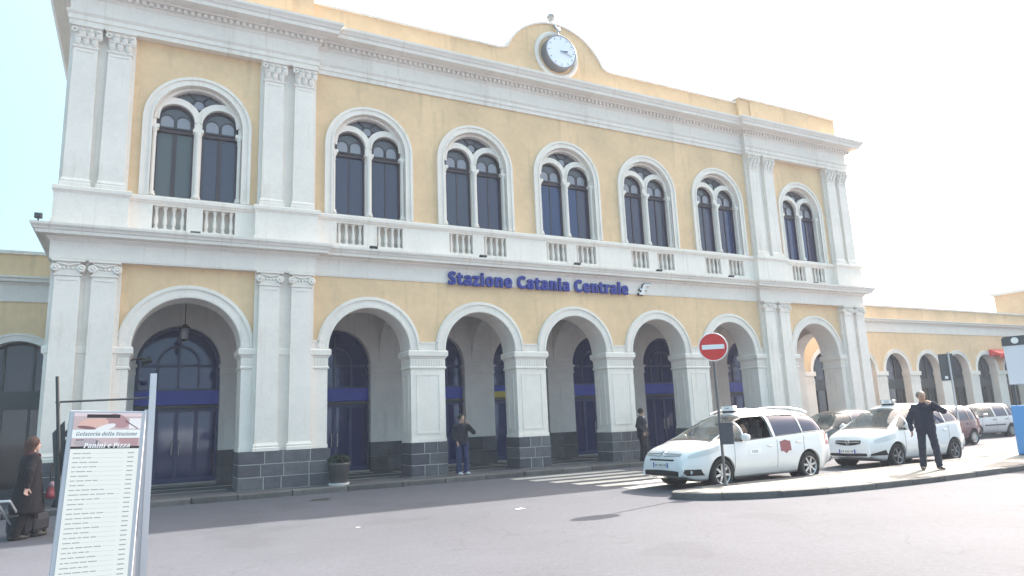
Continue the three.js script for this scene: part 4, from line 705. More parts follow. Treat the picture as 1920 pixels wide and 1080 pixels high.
// second taxi, rounded compact, behind it
{
  const lo = x => lerp(0.96, 1.12, sm(1.2, -1.9, x));
  const hi = x => Math.min(1.52 - 0.03 * Math.abs(x + 0.4), 1.0 + (1.24 - x) * 0.57, 1.05 + (x + 1.98) * 0.95);
  const c = car({
    name: 'white_taxi', label: 'white rounded compact taxi with its dark grille showing, behind the man in navy', group: 'taxis waiting by the island', pos: [6.05, 0, 7.05], turn: Math.PI + 0.02, L: 4.29, W: 1.81, wr: 0.315, axles: [1.3, -1.34], paint: whitePaint,
    top: [[-2.145, 0.6], [-2.12, 0.9], [-2.06, 1.16], [-1.9, 1.45], [-1.65, 1.58], [-1.0, 1.66], [-0.4, 1.675], [0.1, 1.64], [0.4, 1.55], [0.8, 1.35], [1.2, 1.11], [1.4, 1.02], [1.75, 0.94], [2.0, 0.83], [2.1, 0.7], [2.145, 0.48]],
    belt: [[-2.145, 1.02], [-1.3, 1.04], [0, 0.96], [1.1, 0.92], [2.145, 0.7]], cab: [-1.95, 1.38],
    side: [{ x: [0.66, 1.12], lo, hi }, { x: [-0.2, 0.6], lo, hi }, { x: [-1.05, -0.28], lo, hi, m: TINTED }, { x: [-1.8, -1.1], lo, hi, m: TINTED }],
    shield: { x: [1.29, 0.4], hw: [0.66, 0.56] }, head: { x: [1.34, 1.98], lo: x => 0.655 + 0.24 * (1.98 - x) * (0.55 + 0.4 * (1.98 - x)), hi: x => 0.73 + 0.25 * Math.pow(1.98 - x, 0.8) - 0.02 * sm(1.6, 1.34, x) }, tail: { x: [-2.1, -1.9], y: [0.75, 1.05] },
    mirror: [0.85, 0.98], seams: [0.95, -0.24, -1.1], seamLean: -0.04, handles: [-0.06, -0.92], dash: 1.05, dashY: 0.85, seats: 0.1, rim: mat(lin(0.22, 0.22, 0.23), 0.4, { metalness: 0.6 }), spokes: 5,
  });
  const r = c.root;
  mesh('grille', c.nose(-0.38, 0.38, z => 0.6 + 0.35 * z * z, z => 0.735, 0.007), M.black, r);
  mesh('chrome_bar', [tube([-0.36, -0.2, 0, 0.2, 0.36].map(z => [c.xFront(0.69, z) + 0.015, 0.70 - 0.02 * (1 - Math.abs(z)), z]), 0.016, 16, 6), new THREE.TorusGeometry(0.055, 0.011, 8, 20).rotateY(Math.PI / 2).translate(c.xFront(0.69, 0) + 0.02, 0.685, 0)], RIM, r);
  mesh('lower_grille', c.nose(-0.56, 0.56, z => 0.31 + 0.03 * Math.abs(z), z => 0.4, 0.006), M.black, r);
  for (const s of [-1, 1]) mesh('fog_lamp_recess', c.nose(s * 0.62, s * 0.84, z => 0.34, z => 0.37 + 0.5 * (Math.abs(z) - 0.62), 0.007, 8), M.black, r);
  plate(r, c.xFront(0.46, 0.2) + 0.02, 0.45, Math.PI / 2);
  roofSign(r, 0.1, 1.65, mat(lin(0.4, 0.38, 0.36), 0.5));
}
// small silver hatchback parked before the right wing
const smallCar = (o) => { const lo = x => 0.92 + 0.03 * sm(1, -1.6, x), hi = x => Math.min(1.42 - 0.02 * Math.abs(x), 0.96 + (1.1 - x) * 0.62, 0.98 + (x + 1.72) * 1.9);
  return car({ L: 3.6, W: 1.6, wr: 0.285, axles: [1.13, -1.15], top: [[-1.8, 0.55], [-1.78, 0.9], [-1.72, 1.2], [-1.62, 1.43], [-1.4, 1.51], [-0.5, 1.545], [0.1, 1.5], [0.4, 1.42], [0.95, 1.06], [1.15, 0.98], [1.5, 0.9], [1.7, 0.78], [1.78, 0.65], [1.8, 0.45]], belt: [[-1.8, 0.94], [0, 0.92], [1, 0.88], [1.8, 0.68]], cab: [-1.68, 1.15],
    side: [{ x: [-0.1, 0.96], lo, hi }, { x: [-0.98, -0.18], lo, hi, m: TINTED }, { x: [-1.58, -1.06], lo, hi, m: TINTED }], shield: { x: [1.02, 0.42], hw: [0.62, 0.54] }, head: { x: [1.3, 1.68], lo: x => 0.62, hi: x => 0.74 + 0.2 * (1.68 - x) }, tail: { x: [-1.78, -1.62], y: [0.66, 1.12] }, mirror: [0.72, 0.94], seams: [0.82, -0.14, -1.0], seamLean: -0.02, handles: [0.0, -0.85], handleMat: M.black, dash: 0.85, dashY: 0.82, seats: 0.05, spokes: 9, ...o }); };
{
  const c = smallCar({ name: 'silver_car', label: 'small silver hatchback parked before the right wing with a dark side strip', pos: [21.35, 0, 0.85], turn: Math.PI - 0.1, paint: phys(lin(0.52, 0.51, 0.53), 0.35, { metalness: 0.3, clearcoat: 1, clearcoatRoughness: 0.08 }), strip: M.darkSteel, rim: mat(lin(0.3, 0.3, 0.31), 0.45, { metalness: 0.5 }) });
  plate(c.root, -1.83, 0.6, -Math.PI / 2);
}
{
  const c = smallCar({ name: 'red_car', label: 'dark red car with its tail just showing behind the compact taxi', pos: [14.55, 0, 3.0], turn: Math.PI - 0.05, paint: phys(lin(0.10, 0.018, 0.028), 0.35, { clearcoat: 1, clearcoatRoughness: 0.06 }) });
  plate(c.root, -1.83, 0.6, -Math.PI / 2);
}
{
  const c = smallCar({ name: 'dark_car', label: 'dark grey car glimpsed between the two white taxis', pos: [8.6, 0, 3.05], turn: Math.PI, paint: phys(lin(0.045, 0.05, 0.055), 0.3, { clearcoat: 1, clearcoatRoughness: 0.06 }) });
  plate(c.root, 1.83, 0.5, Math.PI / 2);
}

{ // van across the square behind the viewer; the doors under the leftmost arch mirror it
  const lo = x => 1.12, hi = x => Math.min(1.72, 1.14 + (1.62 - x) * 0.75);
  const c = car({ name: 'white_van', label: 'white van parked across the square, seen only mirrored in the leftmost doors', pos: [-9.6, 0, 29.5], turn: 0.0, L: 4.9, W: 1.9, wr: 0.33, axles: [1.6, -1.5], paint: whitePaint,
    top: [[-2.45, 0.6], [-2.44, 1.2], [-2.4, 1.75], [-2.2, 1.92], [-1, 1.97], [0.4, 1.96], [0.8, 1.86], [1.3, 1.5], [1.62, 1.2], [2.0, 1.08], [2.3, 0.95], [2.4, 0.75], [2.45, 0.5]], belt: [[-2.45, 1.1], [0, 1.1], [2.45, 0.8]], cab: [-2.35, 1.6],
    side: [{ x: [0.5, 1.45], lo, hi, m: TINTED }], shield: { x: [1.62, 0.85], hw: [0.7, 0.62] }, head: { x: [1.8, 2.3], lo: x => 0.7, hi: x => 0.85 }, tail: { x: [-2.43, -2.3], y: [0.8, 1.4] }, mirror: [1.2, 1.15], seams: [1.4, 0.42, -1.0], seamLean: 0, handles: [0.55], detail: false, dash: 1, seats: 0 });
  plate(c.root, 2.47, 0.5, Math.PI / 2);
}
// ---------------------------------------------------------------- people: distance fields meshed with surface nets
function surfaceNet(fn, lo, hi, h) {
  const n = [0, 1, 2].map(k => Math.ceil((hi[k] - lo[k]) / h) + 2), [nx, ny, nz] = n, F = new Float32Array(nx * ny * nz), id = (i, j, k) => (k * ny + j) * nx + i;
  for (let k = 0; k < nz; k++) for (let j = 0; j < ny; j++) for (let i = 0; i < nx; i++) F[id(i, j, k)] = fn(lo[0] + i * h, lo[1] + j * h, lo[2] + k * h);
  const V = [], at = new Int32Array(nx * ny * nz).fill(-1), ix = [];
  for (let k = 0; k < nz - 1; k++) for (let j = 0; j < ny - 1; j++) for (let i = 0; i < nx - 1; i++) {
    let sx = 0, sy = 0, sz = 0, c = 0; const f = []; for (let q = 0; q < 8; q++) f.push(F[id(i + (q & 1), j + (q >> 1 & 1), k + (q >> 2))]);
    for (let q = 0; q < 8; q++) for (const b of [1, 2, 4]) { if (q & b) continue; const r = q | b; if ((f[q] < 0) !== (f[r] < 0)) { const t = f[q] / (f[q] - f[r]); sx += (q & 1) + (b === 1 ? t : 0); sy += (q >> 1 & 1) + (b === 2 ? t : 0); sz += (q >> 2) + (b === 4 ? t : 0); c++; } }
    if (c) { at[id(i, j, k)] = V.length / 3; V.push(lo[0] + (i + sx / c) * h, lo[1] + (j + sy / c) * h, lo[2] + (k + sz / c) * h); }
  }
  const quad = (a, b, c, d, flip) => { if (a < 0 || b < 0 || c < 0 || d < 0) return; flip ? ix.push(a, c, b, a, d, c) : ix.push(a, b, c, a, c, d); };
  for (let k = 1; k < nz - 1; k++) for (let j = 1; j < ny - 1; j++) for (let i = 1; i < nx - 1; i++) {
    const f = F[id(i, j, k)] < 0;
    if (f !== (F[id(i + 1, j, k)] < 0)) quad(at[id(i, j - 1, k - 1)], at[id(i, j, k - 1)], at[id(i, j, k)], at[id(i, j - 1, k)], !f);
    if (f !== (F[id(i, j + 1, k)] < 0)) quad(at[id(i - 1, j, k - 1)], at[id(i - 1, j, k)], at[id(i, j, k)], at[id(i, j, k - 1)], !f);
    if (f !== (F[id(i, j, k + 1)] < 0)) quad(at[id(i - 1, j - 1, k)], at[id(i, j - 1, k)], at[id(i, j, k)], at[id(i - 1, j, k)], !f);
  }
  const g = new THREE.BufferGeometry(); g.setAttribute('position', new THREE.Float32BufferAttribute(V, 3)); g.setIndex(ix); g.computeVertexNormals(); return g;
}
const cap = (p, a, b, ra, rb) => { const bx = b[0] - a[0], by = b[1] - a[1], bz = b[2] - a[2], px = p[0] - a[0], py = p[1] - a[1], pz = p[2] - a[2], t = clamp((px * bx + py * by + pz * bz) / (bx * bx + by * by + bz * bz + 1e-9), 0, 1); return Math.hypot(px - bx * t, py - by * t, pz - bz * t) - lerp(ra, rb, t); };
const smin = (a, b, k) => { const h = Math.max(k - Math.abs(a - b), 0) / k; return Math.min(a, b) - h * h * k * 0.25; };
const ell = (p, c, r) => { const x = (p[0] - c[0]) / r[0], y = (p[1] - c[1]) / r[1], z = (p[2] - c[2]) / r[2], k = Math.hypot(x, y, z); return (k - 1) * Math.min(...r); };
function field(bones, ells, k) { return (x, y, z) => { const p = [x, y, z]; let d = 9; for (const b of bones) d = smin(d, cap(p, b[0], b[1], b[2], b[3]), b[4] ?? k); for (const e of ells) d = smin(d, ell(p, e[0], e[1]), k); return d; }; }
function bounds(bones, ells, pad) { const lo = [9, 9, 9], hi = [-9, -9, -9]; for (const b of bones) for (const q of [0, 1]) for (let k = 0; k < 3; k++) { const r = Math.max(b[2], b[3]); lo[k] = Math.min(lo[k], b[q][k] - r - pad); hi[k] = Math.max(hi[k], b[q][k] + r + pad); } for (const e of ells) for (let k = 0; k < 3; k++) { lo[k] = Math.min(lo[k], e[0][k] - e[1][k] - pad); hi[k] = Math.max(hi[k], e[0][k] + e[1][k] + pad); } return [lo, hi]; }
const blob = (bones, ells, k, h) => { const [lo, hi] = bounds(bones, ells, h * 2.5); return surfaceNet(field(bones, ells, k), lo, hi, h); };
const add3 = (a, b) => [a[0] + b[0], a[1] + b[1], a[2] + b[2]], sub3 = (a, b) => [a[0] - b[0], a[1] - b[1], a[2] - b[2]], mul3 = (a, s) => [a[0] * s, a[1] * s, a[2] * s], nrm = a => mul3(a, 1 / (Math.hypot(...a) || 1)), crs = (a, b) => [a[1] * b[2] - a[2] * b[1], a[2] * b[0] - a[0] * b[2], a[0] * b[1] - a[1] * b[0]], mix3 = (a, b, t) => [lerp(a[0], b[0], t), lerp(a[1], b[1], t), lerp(a[2], b[2], t)];
// hand: wrist, direction of the palm, direction of the thumb side, curl of the fingers
function hand(w, dir, thumb, curl) {
  dir = nrm(dir); const n = nrm(crs(dir, thumb)); thumb = nrm(crs(n, dir)); const at = (d, t, q) => add3(w, add3(mul3(dir, d), add3(mul3(thumb, t), mul3(n, q)))), B = [];
  for (const t of [-0.026, -0.009, 0.009, 0.026]) B.push([at(0.0, t * 0.7, 0), at(0.085, t, 0), 0.015, 0.013, 0.02]);
  [[-0.03, 0.055], [-0.011, 0.07], [0.01, 0.076], [0.03, 0.068]].forEach(([t, l]) => { let p = at(0.085, t, 0), a = curl * 0.35; for (const [f, r] of [[0.45, 0.0095], [0.32, 0.0085], [0.23, 0.0075]]) { const q = add3(p, add3(mul3(dir, Math.cos(a) * l * f), mul3(n, Math.sin(a) * l * f))); B.push([p, q, r, r - 0.0008, 0.004]); p = q; a += curl * 0.55; } });
  let p = at(0.025, 0.03, 0.004), q = at(0.055, 0.055, 0.012 + 0.012 * curl), r = at(0.085, 0.058, 0.018 + 0.03 * curl); B.push([p, q, 0.013, 0.0105, 0.012], [q, r, 0.0105, 0.0085, 0.004]); return B;
}
// head looking along dir
function head(c, dir, skin, hairC) {
  const f = nrm([dir[0], 0, dir[2]]), s = nrm(crs([0, 1, 0], f)); const at = (a, b, d) => add3(c, add3(mul3(f, a), add3([0, b, 0], mul3(s, d))));
  const fn = (x, y, z) => { const q = sub3([x, y, z], c), l = [q[0] * f[0] + q[2] * f[2], q[1], q[0] * s[0] + q[2] * s[2]]; let d = ell(l, [-0.005, 0.03, 0], [0.098, 0.1, 0.077]); d = smin(d, ell(l, [0.022, -0.045, 0], [0.07, 0.075, 0.056]), 0.04); d = smin(d, cap(l, [0.085, 0.0, 0], [0.113, -0.028, 0], 0.008, 0.014), 0.014); d = smin(d, cap(l, [0.083, 0.022, -0.03], [0.083, 0.022, 0.03], 0.011, 0.011), 0.02); d = smin(d, cap(l, [0.083, -0.058, -0.016], [0.083, -0.058, 0.016], 0.009, 0.009), 0.012); d = smin(d, ell(l, [0.075, -0.1, 0], [0.022, 0.02, 0.026]), 0.02); for (const k of [-1, 1]) { d = smin(d, ell(l, [-0.008, -0.008, k * 0.079], [0.02, 0.033, 0.01]), 0.008); d = Math.max(d, -ell(l, [0.098, 0.004, k * 0.032], [0.016, 0.011, 0.017])); d = smin(d, ell(l, [0.079, 0.003, k * 0.032], [0.013, 0.011, 0.014]), 0.003); } return d; };
  const g = surfaceNet(fn, [c[0] - 0.15, c[1] - 0.15, c[2] - 0.15], [c[0] + 0.15, c[1] + 0.16, c[2] + 0.15], 0.0065);
  const p = g.attributes.position, col = []; for (let i = 0; i < p.count; i++) { const q = sub3([p.getX(i), p.getY(i), p.getZ(i)], c), l = [q[0] * f[0] + q[2] * f[2], q[1], q[0] * s[0] + q[2] * s[2]]; let cc = skin; for (const k of [-1, 1]) { const e = Math.hypot(l[1] - 0.003, l[2] - k * 0.032); if (l[0] > 0.07 && e < 0.011) cc = e < 0.008 ? [0.02, 0.015, 0.012] : [0.24, 0.17, 0.14]; if (l[0] > 0.075 && Math.abs(l[1] - 0.028) < 0.006 && Math.abs(l[2] - k * 0.033) < 0.02) cc = hairC; } if (l[0] > 0.07 && Math.abs(l[1] + 0.058) < 0.009 && Math.abs(l[2]) < 0.024) cc = [skin[0] * 0.75, skin[1] * 0.45, skin[2] * 0.45]; col.push(...cc); }
  g.setAttribute('color', new THREE.Float32BufferAttribute(col, 3)); return g;
}
const SKINM = mat(lin(1, 1, 1), 0.6, { vertexColors: true });
const cloth = (r, g, b) => mat(lin(r, g, b), 0.92, { map: fabricTex });
function person(o) {
  const root = thing('person', o.label, 'person', o.pos, o.turn ?? 0), J = o.j, skin = o.skin ?? [0.42, 0.25, 0.18];
  const solid = (g, c) => { const n = g.attributes.position.count, a = new Float32Array(n * 3); for (let i = 0; i < n; i++) a.set(c, i * 3); g.setAttribute('color', new THREE.BufferAttribute(a, 3)); return g; };
  // body: neck, trunk and limbs inside the clothes, hands and head
  const core = [[J.neck, add3(J.head, [0, -0.06, 0]), 0.055, 0.055], [J.chest, J.neck, 0.11, 0.06], [J.pelvis, J.chest, 0.12, 0.11]];
  for (const s of ['L', 'R']) core.push([J.chest, J['sh' + s], 0.08, 0.055], [J['sh' + s], J['el' + s], 0.045, 0.036], [J['el' + s], J['wr' + s], 0.036, 0.026], [J.pelvis, J['hip' + s], 0.1, 0.085], [J['hip' + s], J['kn' + s], 0.07, 0.05], [J['kn' + s], J['an' + s], 0.048, 0.034]);
  const parts = [solid(blob(core, [], 0.05, 0.018), skin), head(J.head, o.look, skin, o.hair)];
  for (const s of ['L', 'R']) { const h = o['hand' + s]; const hb = [[mix3(J['el' + s], J['wr' + s], 0.82), J['wr' + s], 0.027, 0.025, 0.02], ...hand(J['wr' + s], h[0], h[1], h[2])]; parts.push(solid(blob(hb, [], 0.01, 0.0065), skin)); }
  const body = mergeGeometries(parts.map(g => { const q = g.toNonIndexed(); q.deleteAttribute('uv'); return q; })); metreUV(body); const bm = new THREE.Mesh(body, SKINM); bm.name = 'body'; root.add(bm);
  // hair
  const f = nrm([o.look[0], 0, o.look[2]]); const hc = J.head, hb = [[add3(hc, add3(mul3(f, o.bald ? -0.03 : -0.016), [0, 0.042, 0])), o.bald ? [0.103, 0.1, 0.1] : [0.11, 0.105, 0.105]]];
  const hf = field(o.hairBones ?? [], hb, 0.03), sidev = nrm(crs([0, 1, 0], f));
  const [hlo, hhi] = bounds(o.hairBones ?? [], hb, 0.03);
  mesh('hair', surfaceNet((x, y, z) => { const q = sub3([x, y, z], hc), a = q[0] * f[0] + q[2] * f[2], b = q[1]; return Math.max(hf(x, y, z), a - (o.bald ? 0.03 : 0.045) - b * (o.bald ? 0.45 : 0.55), -(b + 0.055) * (o.hairBones ? 0 : 1) - 9 * (o.hairBones ? 1 : 0)); }, hlo, hhi, 0.009), mat(lin(...o.hair), 0.7), root);
  // jacket
  const B = o.bulk ?? 1, cm = o.top, jb = [[add3(J.pelvis, [0, o.hem ?? -0.06, 0]), J.chest, 0.15 * B, 0.15 * B], [J.chest, add3(J.neck, [0, -0.03, 0]), 0.13 * B, 0.085]];
  for (const s of ['L', 'R']) jb.push([add3(J.chest, [0, 0.06, 0]), J['sh' + s], 0.1 * B, 0.066 * B], [J['sh' + s], J['el' + s], 0.068 * B, 0.058 * B], [J['el' + s], mix3(J['el' + s], J['wr' + s], 0.93), 0.06 * B, 0.045 * B], [mix3(J.chest, J['sh' + s], 0.5), add3(J['hip' + s], [0, 0.05, 0]), 0.1 * B, 0.11 * B]);
  const jf = field(jb, [], 0.045), [jl, jh] = bounds(jb, [], 0.05), hemY = J.pelvis[1] + (o.hem ?? -0.06) - 0.04;
  const wr = (x, y, z) => 0.006 * Math.sin(y * 38 + 7 * Math.sin(x * 14 + z * 9)) * Math.sin(x * 17 + z * 21 + 3);
  mesh('jacket', surfaceNet((x, y, z) => Math.max(jf(x, y, z) + wr(x, y, z), hemY - y), jl, jh, 0.015), cm, root);
  if (o.collar) mesh('collar', blob(o.collar, [], 0.02, 0.01), o.collarMat ?? cm, root);
  if (o.coat) { const cb = [[add3(J.pelvis, [0, 0.1, 0]), add3(J.pelvis, [0, -0.42, 0]), 0.17 * B, 0.24 * B]]; const cf = field(cb, [], 0.03), [cl, ch] = bounds(cb, [], 0.05), cy = J.pelvis[1] - 0.5; mesh('coat_skirt', surfaceNet((x, y, z) => Math.max(cf(x, y, z) + 1.5 * wr(x, y, z), cy - y), cl, ch, 0.018), cm, root); }
  // trousers
  const tb = [[add3(J.pelvis, [0, 0.02, 0]), J.pelvis, 0.14, 0.14]]; for (const s of ['L', 'R']) tb.push([J.pelvis, J['hip' + s], 0.12, 0.115], [J['hip' + s], J['kn' + s], 0.1, 0.078], [J['kn' + s], add3(J['an' + s], [0, -0.02, 0]), 0.076, 0.072]);
  const tf = field(tb, [], 0.03), [tl, th] = bounds(tb, [], 0.05); mesh('trousers', surfaceNet((x, y, z) => Math.max(tf(x, y, z) + wr(x, y, z), 0.045 - y), tl, th, 0.014), o.legs, root);
  for (const s of ['L', 'R']) { const a = J['an' + s], d = o['toe' + s] ?? o.look, t = nrm([d[0], 0, d[2]]); const sb = [[[a[0] - t[0] * 0.05, 0.04, a[2] - t[2] * 0.05], [a[0] + t[0] * 0.1, 0.036, a[2] + t[2] * 0.1], 0.042, 0.044], [[a[0] + t[0] * 0.1, 0.036, a[2] + t[2] * 0.1], [a[0] + t[0] * 0.18, 0.03, a[2] + t[2] * 0.18], 0.044, 0.03], [a, [a[0], 0.04, a[2]], 0.045, 0.044]]; const sf = field(sb, [], 0.02), [sl, shh] = bounds(sb, [], 0.03); mesh('shoe', surfaceNet((x, y, z) => Math.max(sf(x, y, z), 0.001 - y), sl, shh, 0.009), o.shoes ?? M.black, root); }
  return root;
}
// standing joints for a figure of height h facing +z; x to the figure's left is +x
function stance(h) { const k = h / 1.75, m = (x, y, z) => [x * k, y * k, z * k]; return { head: m(0, 1.635, 0.025), neck: m(0, 1.49, -0.005), chest: m(0, 1.31, 0), pelvis: m(0, 0.96, 0), shL: m(0.18, 1.4, -0.01), shR: m(-0.18, 1.4, -0.01), elL: m(0.25, 1.14, -0.03), elR: m(-0.25, 1.14, -0.03), wrL: m(0.24, 0.9, 0.05), wrR: m(-0.24, 0.9, 0.05), hipL: m(0.095, 0.9, 0), hipR: m(-0.095, 0.9, 0), knL: m(0.11, 0.5, 0.03), knR: m(-0.11, 0.5, 0.03), anL: m(0.12, 0.09, -0.01), anR: m(-0.12, 0.09, -0.01) }; }
const toCam = (x, z) => Math.atan2(camera.position.x - x, camera.position.z - z);
{ // man on the island, one hand at his mouth
  const J = stance(1.79); J.elL = [0.40, 1.33, 0.1]; J.wrL = [0.16, 1.52, 0.2]; J.elR = [-0.31, 1.16, -0.06]; J.wrR = [-0.3, 0.9, 0.02]; J.anL = [0.17, 0.09, 0.03]; J.anR = [-0.15, 0.09, -0.05]; J.knL = [0.14, 0.5, 0.06]; J.knR = [-0.13, 0.5, 0.02];
  person({ label: 'man in navy jacket and trousers on the traffic island, hand raised to his face', pos: [3.3, PV, 9.72], turn: toCam(3.3, 9.72) + 0.15, j: J, look: [0.15, 0, 1], hair: [0.16, 0.14, 0.13], top: cloth(0.022, 0.026, 0.055), legs: cloth(0.024, 0.03, 0.055), shoes: mat(lin(0.1, 0.08, 0.06), 0.5), bulk: 1.07, bald: true, hem: -0.08, handL: [[-0.6, 0.35, -0.05], [0, 0.6, -0.6], 0.9], handR: [[0.02, -1, 0.05], [0.2, 0, 1], 0.7], toeL: [0.35, 0, 1], toeR: [-0.25, 0, 1], skin: [0.40, 0.23, 0.16] });
}
{ // man under the arcade, phone at his ear
  const J = stance(1.74); J.elL = [0.34, 1.22, 0.12]; J.wrL = [0.13, 1.46, 0.18]; J.wrR = [-0.2, 0.95, 0.14]; J.elR = [-0.27, 1.15, -0.05];
  const r = person({ label: 'young man in dark jacket and jeans before the third arch, hand at his face', pos: [-4.55, PV, 0.48], turn: toCam(-4.55, 0.48) + 0.3, j: J, look: [0.3, 0, 1], hair: [0.02, 0.018, 0.018], top: cloth(0.02, 0.022, 0.04), legs: cloth(0.03, 0.045, 0.14), shoes: mat(lin(0.5, 0.5, 0.52), 0.6), handL: [[-0.5, 0.8, -0.1], [-0.3, 0, 0.8], 0.8], handR: [[0.3, -0.8, 0.4], [0.3, 0.3, 0.8], 0.8], skin: [0.45, 0.28, 0.21] });
}
{ // man in a suit, in profile
  const J = stance(1.73); J.wrR = [-0.19, 0.97, 0.12]; J.elR = [-0.26, 1.16, -0.06]; J.wrL = [0.2, 0.95, 0.1];
  const suit = cloth(0.018, 0.018, 0.032);
  const r = person({ label: 'man in a dark suit and white shirt beside the pier left of the front taxi', pos: [1.98, PV, 0.72], turn: 0.62, j: J, look: [0.55, 0, 0.8], hair: [0.015, 0.013, 0.013], top: suit, legs: suit, bulk: 1.1, handL: [[0, -1, 0.15], [-0.3, 0, 1], 0.6], handR: [[0.1, -1, 0.2], [0.3, 0, 1], 0.6], skin: [0.44, 0.27, 0.2], hem: -0.14 });
  mesh('shirt_front', blob([[[0, 1.44, 0.085], [0, 1.22, 0.155], 0.045, 0.02]], [], 0.01, 0.009), mat(lin(0.75, 0.75, 0.76), 0.8), r);
  mesh('necktie', blob([[[0, 1.435, 0.125], [0, 1.24, 0.176], 0.014, 0.02]], [], 0.01, 0.007), suit, r);
}
{ // woman in a long dark coat with a suitcase, walking left to right at the picture's edge
  const J = stance(1.66); J.wrL = [0.22, 0.95, 0.16]; J.elL = [0.27, 1.12, -0.02]; J.wrR = [-0.3, 0.86, -0.1]; J.elR = [-0.29, 1.1, -0.08]; J.anL = [0.1, 0.09, 0.16]; J.anR = [-0.1, 0.09, -0.18]; J.knL = [0.1, 0.48, 0.12]; J.knR = [-0.1, 0.48, -0.04];
  const scarf = cloth(0.07, 0.015, 0.022), hr = [0.065, 0.028, 0.022], hd = J.head;
  person({ label: 'woman in a long dark coat and wine-red scarf at the left edge of the picture', pos: [-14.72, 0, 5.2], turn: 1.95, j: J, look: [0.1, 0, 1], hair: hr, hairBones: [[add3(hd, [0, 0.02, -0.05]), add3(hd, [0, -0.13, -0.06]), 0.085, 0.075], [add3(hd, [0.05, 0, -0.03]), add3(hd, [0.06, -0.11, -0.03]), 0.05, 0.04], [add3(hd, [-0.05, 0, -0.03]), add3(hd, [-0.06, -0.11, -0.03]), 0.05, 0.04]], top: cloth(0.014, 0.012, 0.02), legs: cloth(0.014, 0.013, 0.018), coat: true, bulk: 1.08, collar: [[[-0.08, 1.38, -0.05], [0.08, 1.38, -0.05], 0.055, 0.055], [[0.08, 1.38, -0.04], [0.06, 1.36, 0.08], 0.055, 0.055], [[-0.08, 1.38, -0.04], [-0.06, 1.36, 0.08], 0.055, 0.055]], collarMat: scarf, handL: [[0, -0.6, 0.8], [-0.6, 0, 0.2], 1], handR: [[0, -0.9, -0.2], [0.4, 0, 0.6], 1.2], skin: [0.5, 0.33, 0.27] });
  const b = thing('handbag', 'pink and red patterned bag hanging by the woman in the long coat', 'bag', [-14.36, 0.62, 5.16], 1.1);
  mesh('pouch', blob([[[-0.1, 0.07, 0], [0.1, 0.07, 0], 0.07, 0.07], [[-0.09, 0.18, 0], [0.09, 0.18, 0], 0.05, 0.05]], [], 0.06, 0.012), mat(lin(0.20, 0.03, 0.055), 0.7, { map: fabricTex }), b);
  mesh('flap', blob([[[-0.08, 0.24, 0.02], [0.08, 0.24, 0.02], 0.055, 0.055]], [], 0.03, 0.012), mat(lin(0.22, 0.15, 0.18), 0.8), b);
  mesh('strap', tube([[-0.1, 0.24, 0], [-0.06, 0.5, -0.02], [0.04, 0.62, -0.03], [0.1, 0.24, 0]], 0.012, 16, 6), M.black, b);
  const s = thing('suitcase', 'dark wheeled suitcase with a pale pull handle trailing behind the woman', 'suitcase', [-14.72, 0, 4.86], 1.2);
  s.rotation.set(0, 1.2, 0); const tilt = part('case', s); tilt.rotation.z = 0.0;
  mesh('shell', bevelBox(-0.34, 0.34, 0.07, 0.36, -0.2, 0.2, 0.06), mat(lin(0.018, 0.022, 0.035), 0.7, { map: fabricTex }), tilt);
  mesh('pocket', bevelBox(-0.24, 0.24, 0.1, 0.31, 0.19, 0.24, 0.03), mat(lin(0.022, 0.026, 0.04), 0.7, { map: fabricTex }), tilt);
  mesh('pull_handle', [rod([-0.34, 0.25, -0.1], [-0.78, 0.66, -0.1], 0.016), rod([-0.34, 0.25, 0.1], [-0.78, 0.66, 0.1], 0.016), rod([-0.78, 0.66, -0.1], [-0.78, 0.66, 0.1], 0.02)], mat(lin(0.62, 0.62, 0.64), 0.35, { metalness: 0.4 }), tilt);
  for (const x of [-0.26, 0.26]) for (const z of [-0.15, 0.15]) mesh('wheel', new THREE.CylinderGeometry(0.045, 0.045, 0.03, 16).rotateX(Math.PI / 2).translate(x, 0.045, z), M.rubber, s);
}
{ // second passer-by, half hidden by the menu stand
  const J = stance(1.7); J.anL = [0.1, 0.09, 0.12]; J.anR = [-0.1, 0.09, -0.12];
  person({ label: 'passer-by in a black jacket half hidden behind the menu stand', pos: [-14.52, PV, 0.62], turn: 1.3, j: J, look: [0, 0, 1], hair: [0.02, 0.016, 0.014], top: cloth(0.012, 0.012, 0.016), legs: cloth(0.02, 0.02, 0.028), handL: [[0, -1, 0.2], [-0.3, 0, 1], 0.6], handR: [[0, -1, 0.2], [0.3, 0, 1], 0.6] });
}
{ // driver of the front taxi, arm on the window sill (seated, facing -x)
  const J = { head: [0, 1.26, 0], neck: [-0.04, 1.12, 0], chest: [-0.07, 0.98, 0], pelvis: [-0.04, 0.72, 0], shL: [-0.05, 1.05, 0.18], shR: [-0.05, 1.05, -0.18], elL: [0.12, 0.93, 0.30], elR: [0.12, 0.85, -0.22], wrL: [0.3, 0.98, 0.34], wrR: [0.36, 0.93, -0.1], hipL: [0.02, 0.71, 0.1], hipR: [0.02, 0.71, -0.1], knL: [0.42, 0.74, 0.12], knR: [0.42, 0.74, -0.12], anL: [0.56, 0.62, 0.12], anR: [0.56, 0.62, -0.12] };
  const r = person({ label: 'driver in dark clothes sitting in the front taxi at the open window', pos: [-0.62, 0, 7.86], turn: Math.PI, j: mirrorZ(J), look: [1, 0, -0.25], hair: [0.03, 0.025, 0.022], top: cloth(0.03, 0.03, 0.05), legs: cloth(0.02, 0.02, 0.03), handL: [[1, 0.1, 0], [0, 1, 0], 0.8], handR: [[1, 0, 0.2], [0, 1, 0], 1.2], toeL: [1, 0, 0], toeR: [1, 0, 0], bulk: 0.95 });
}
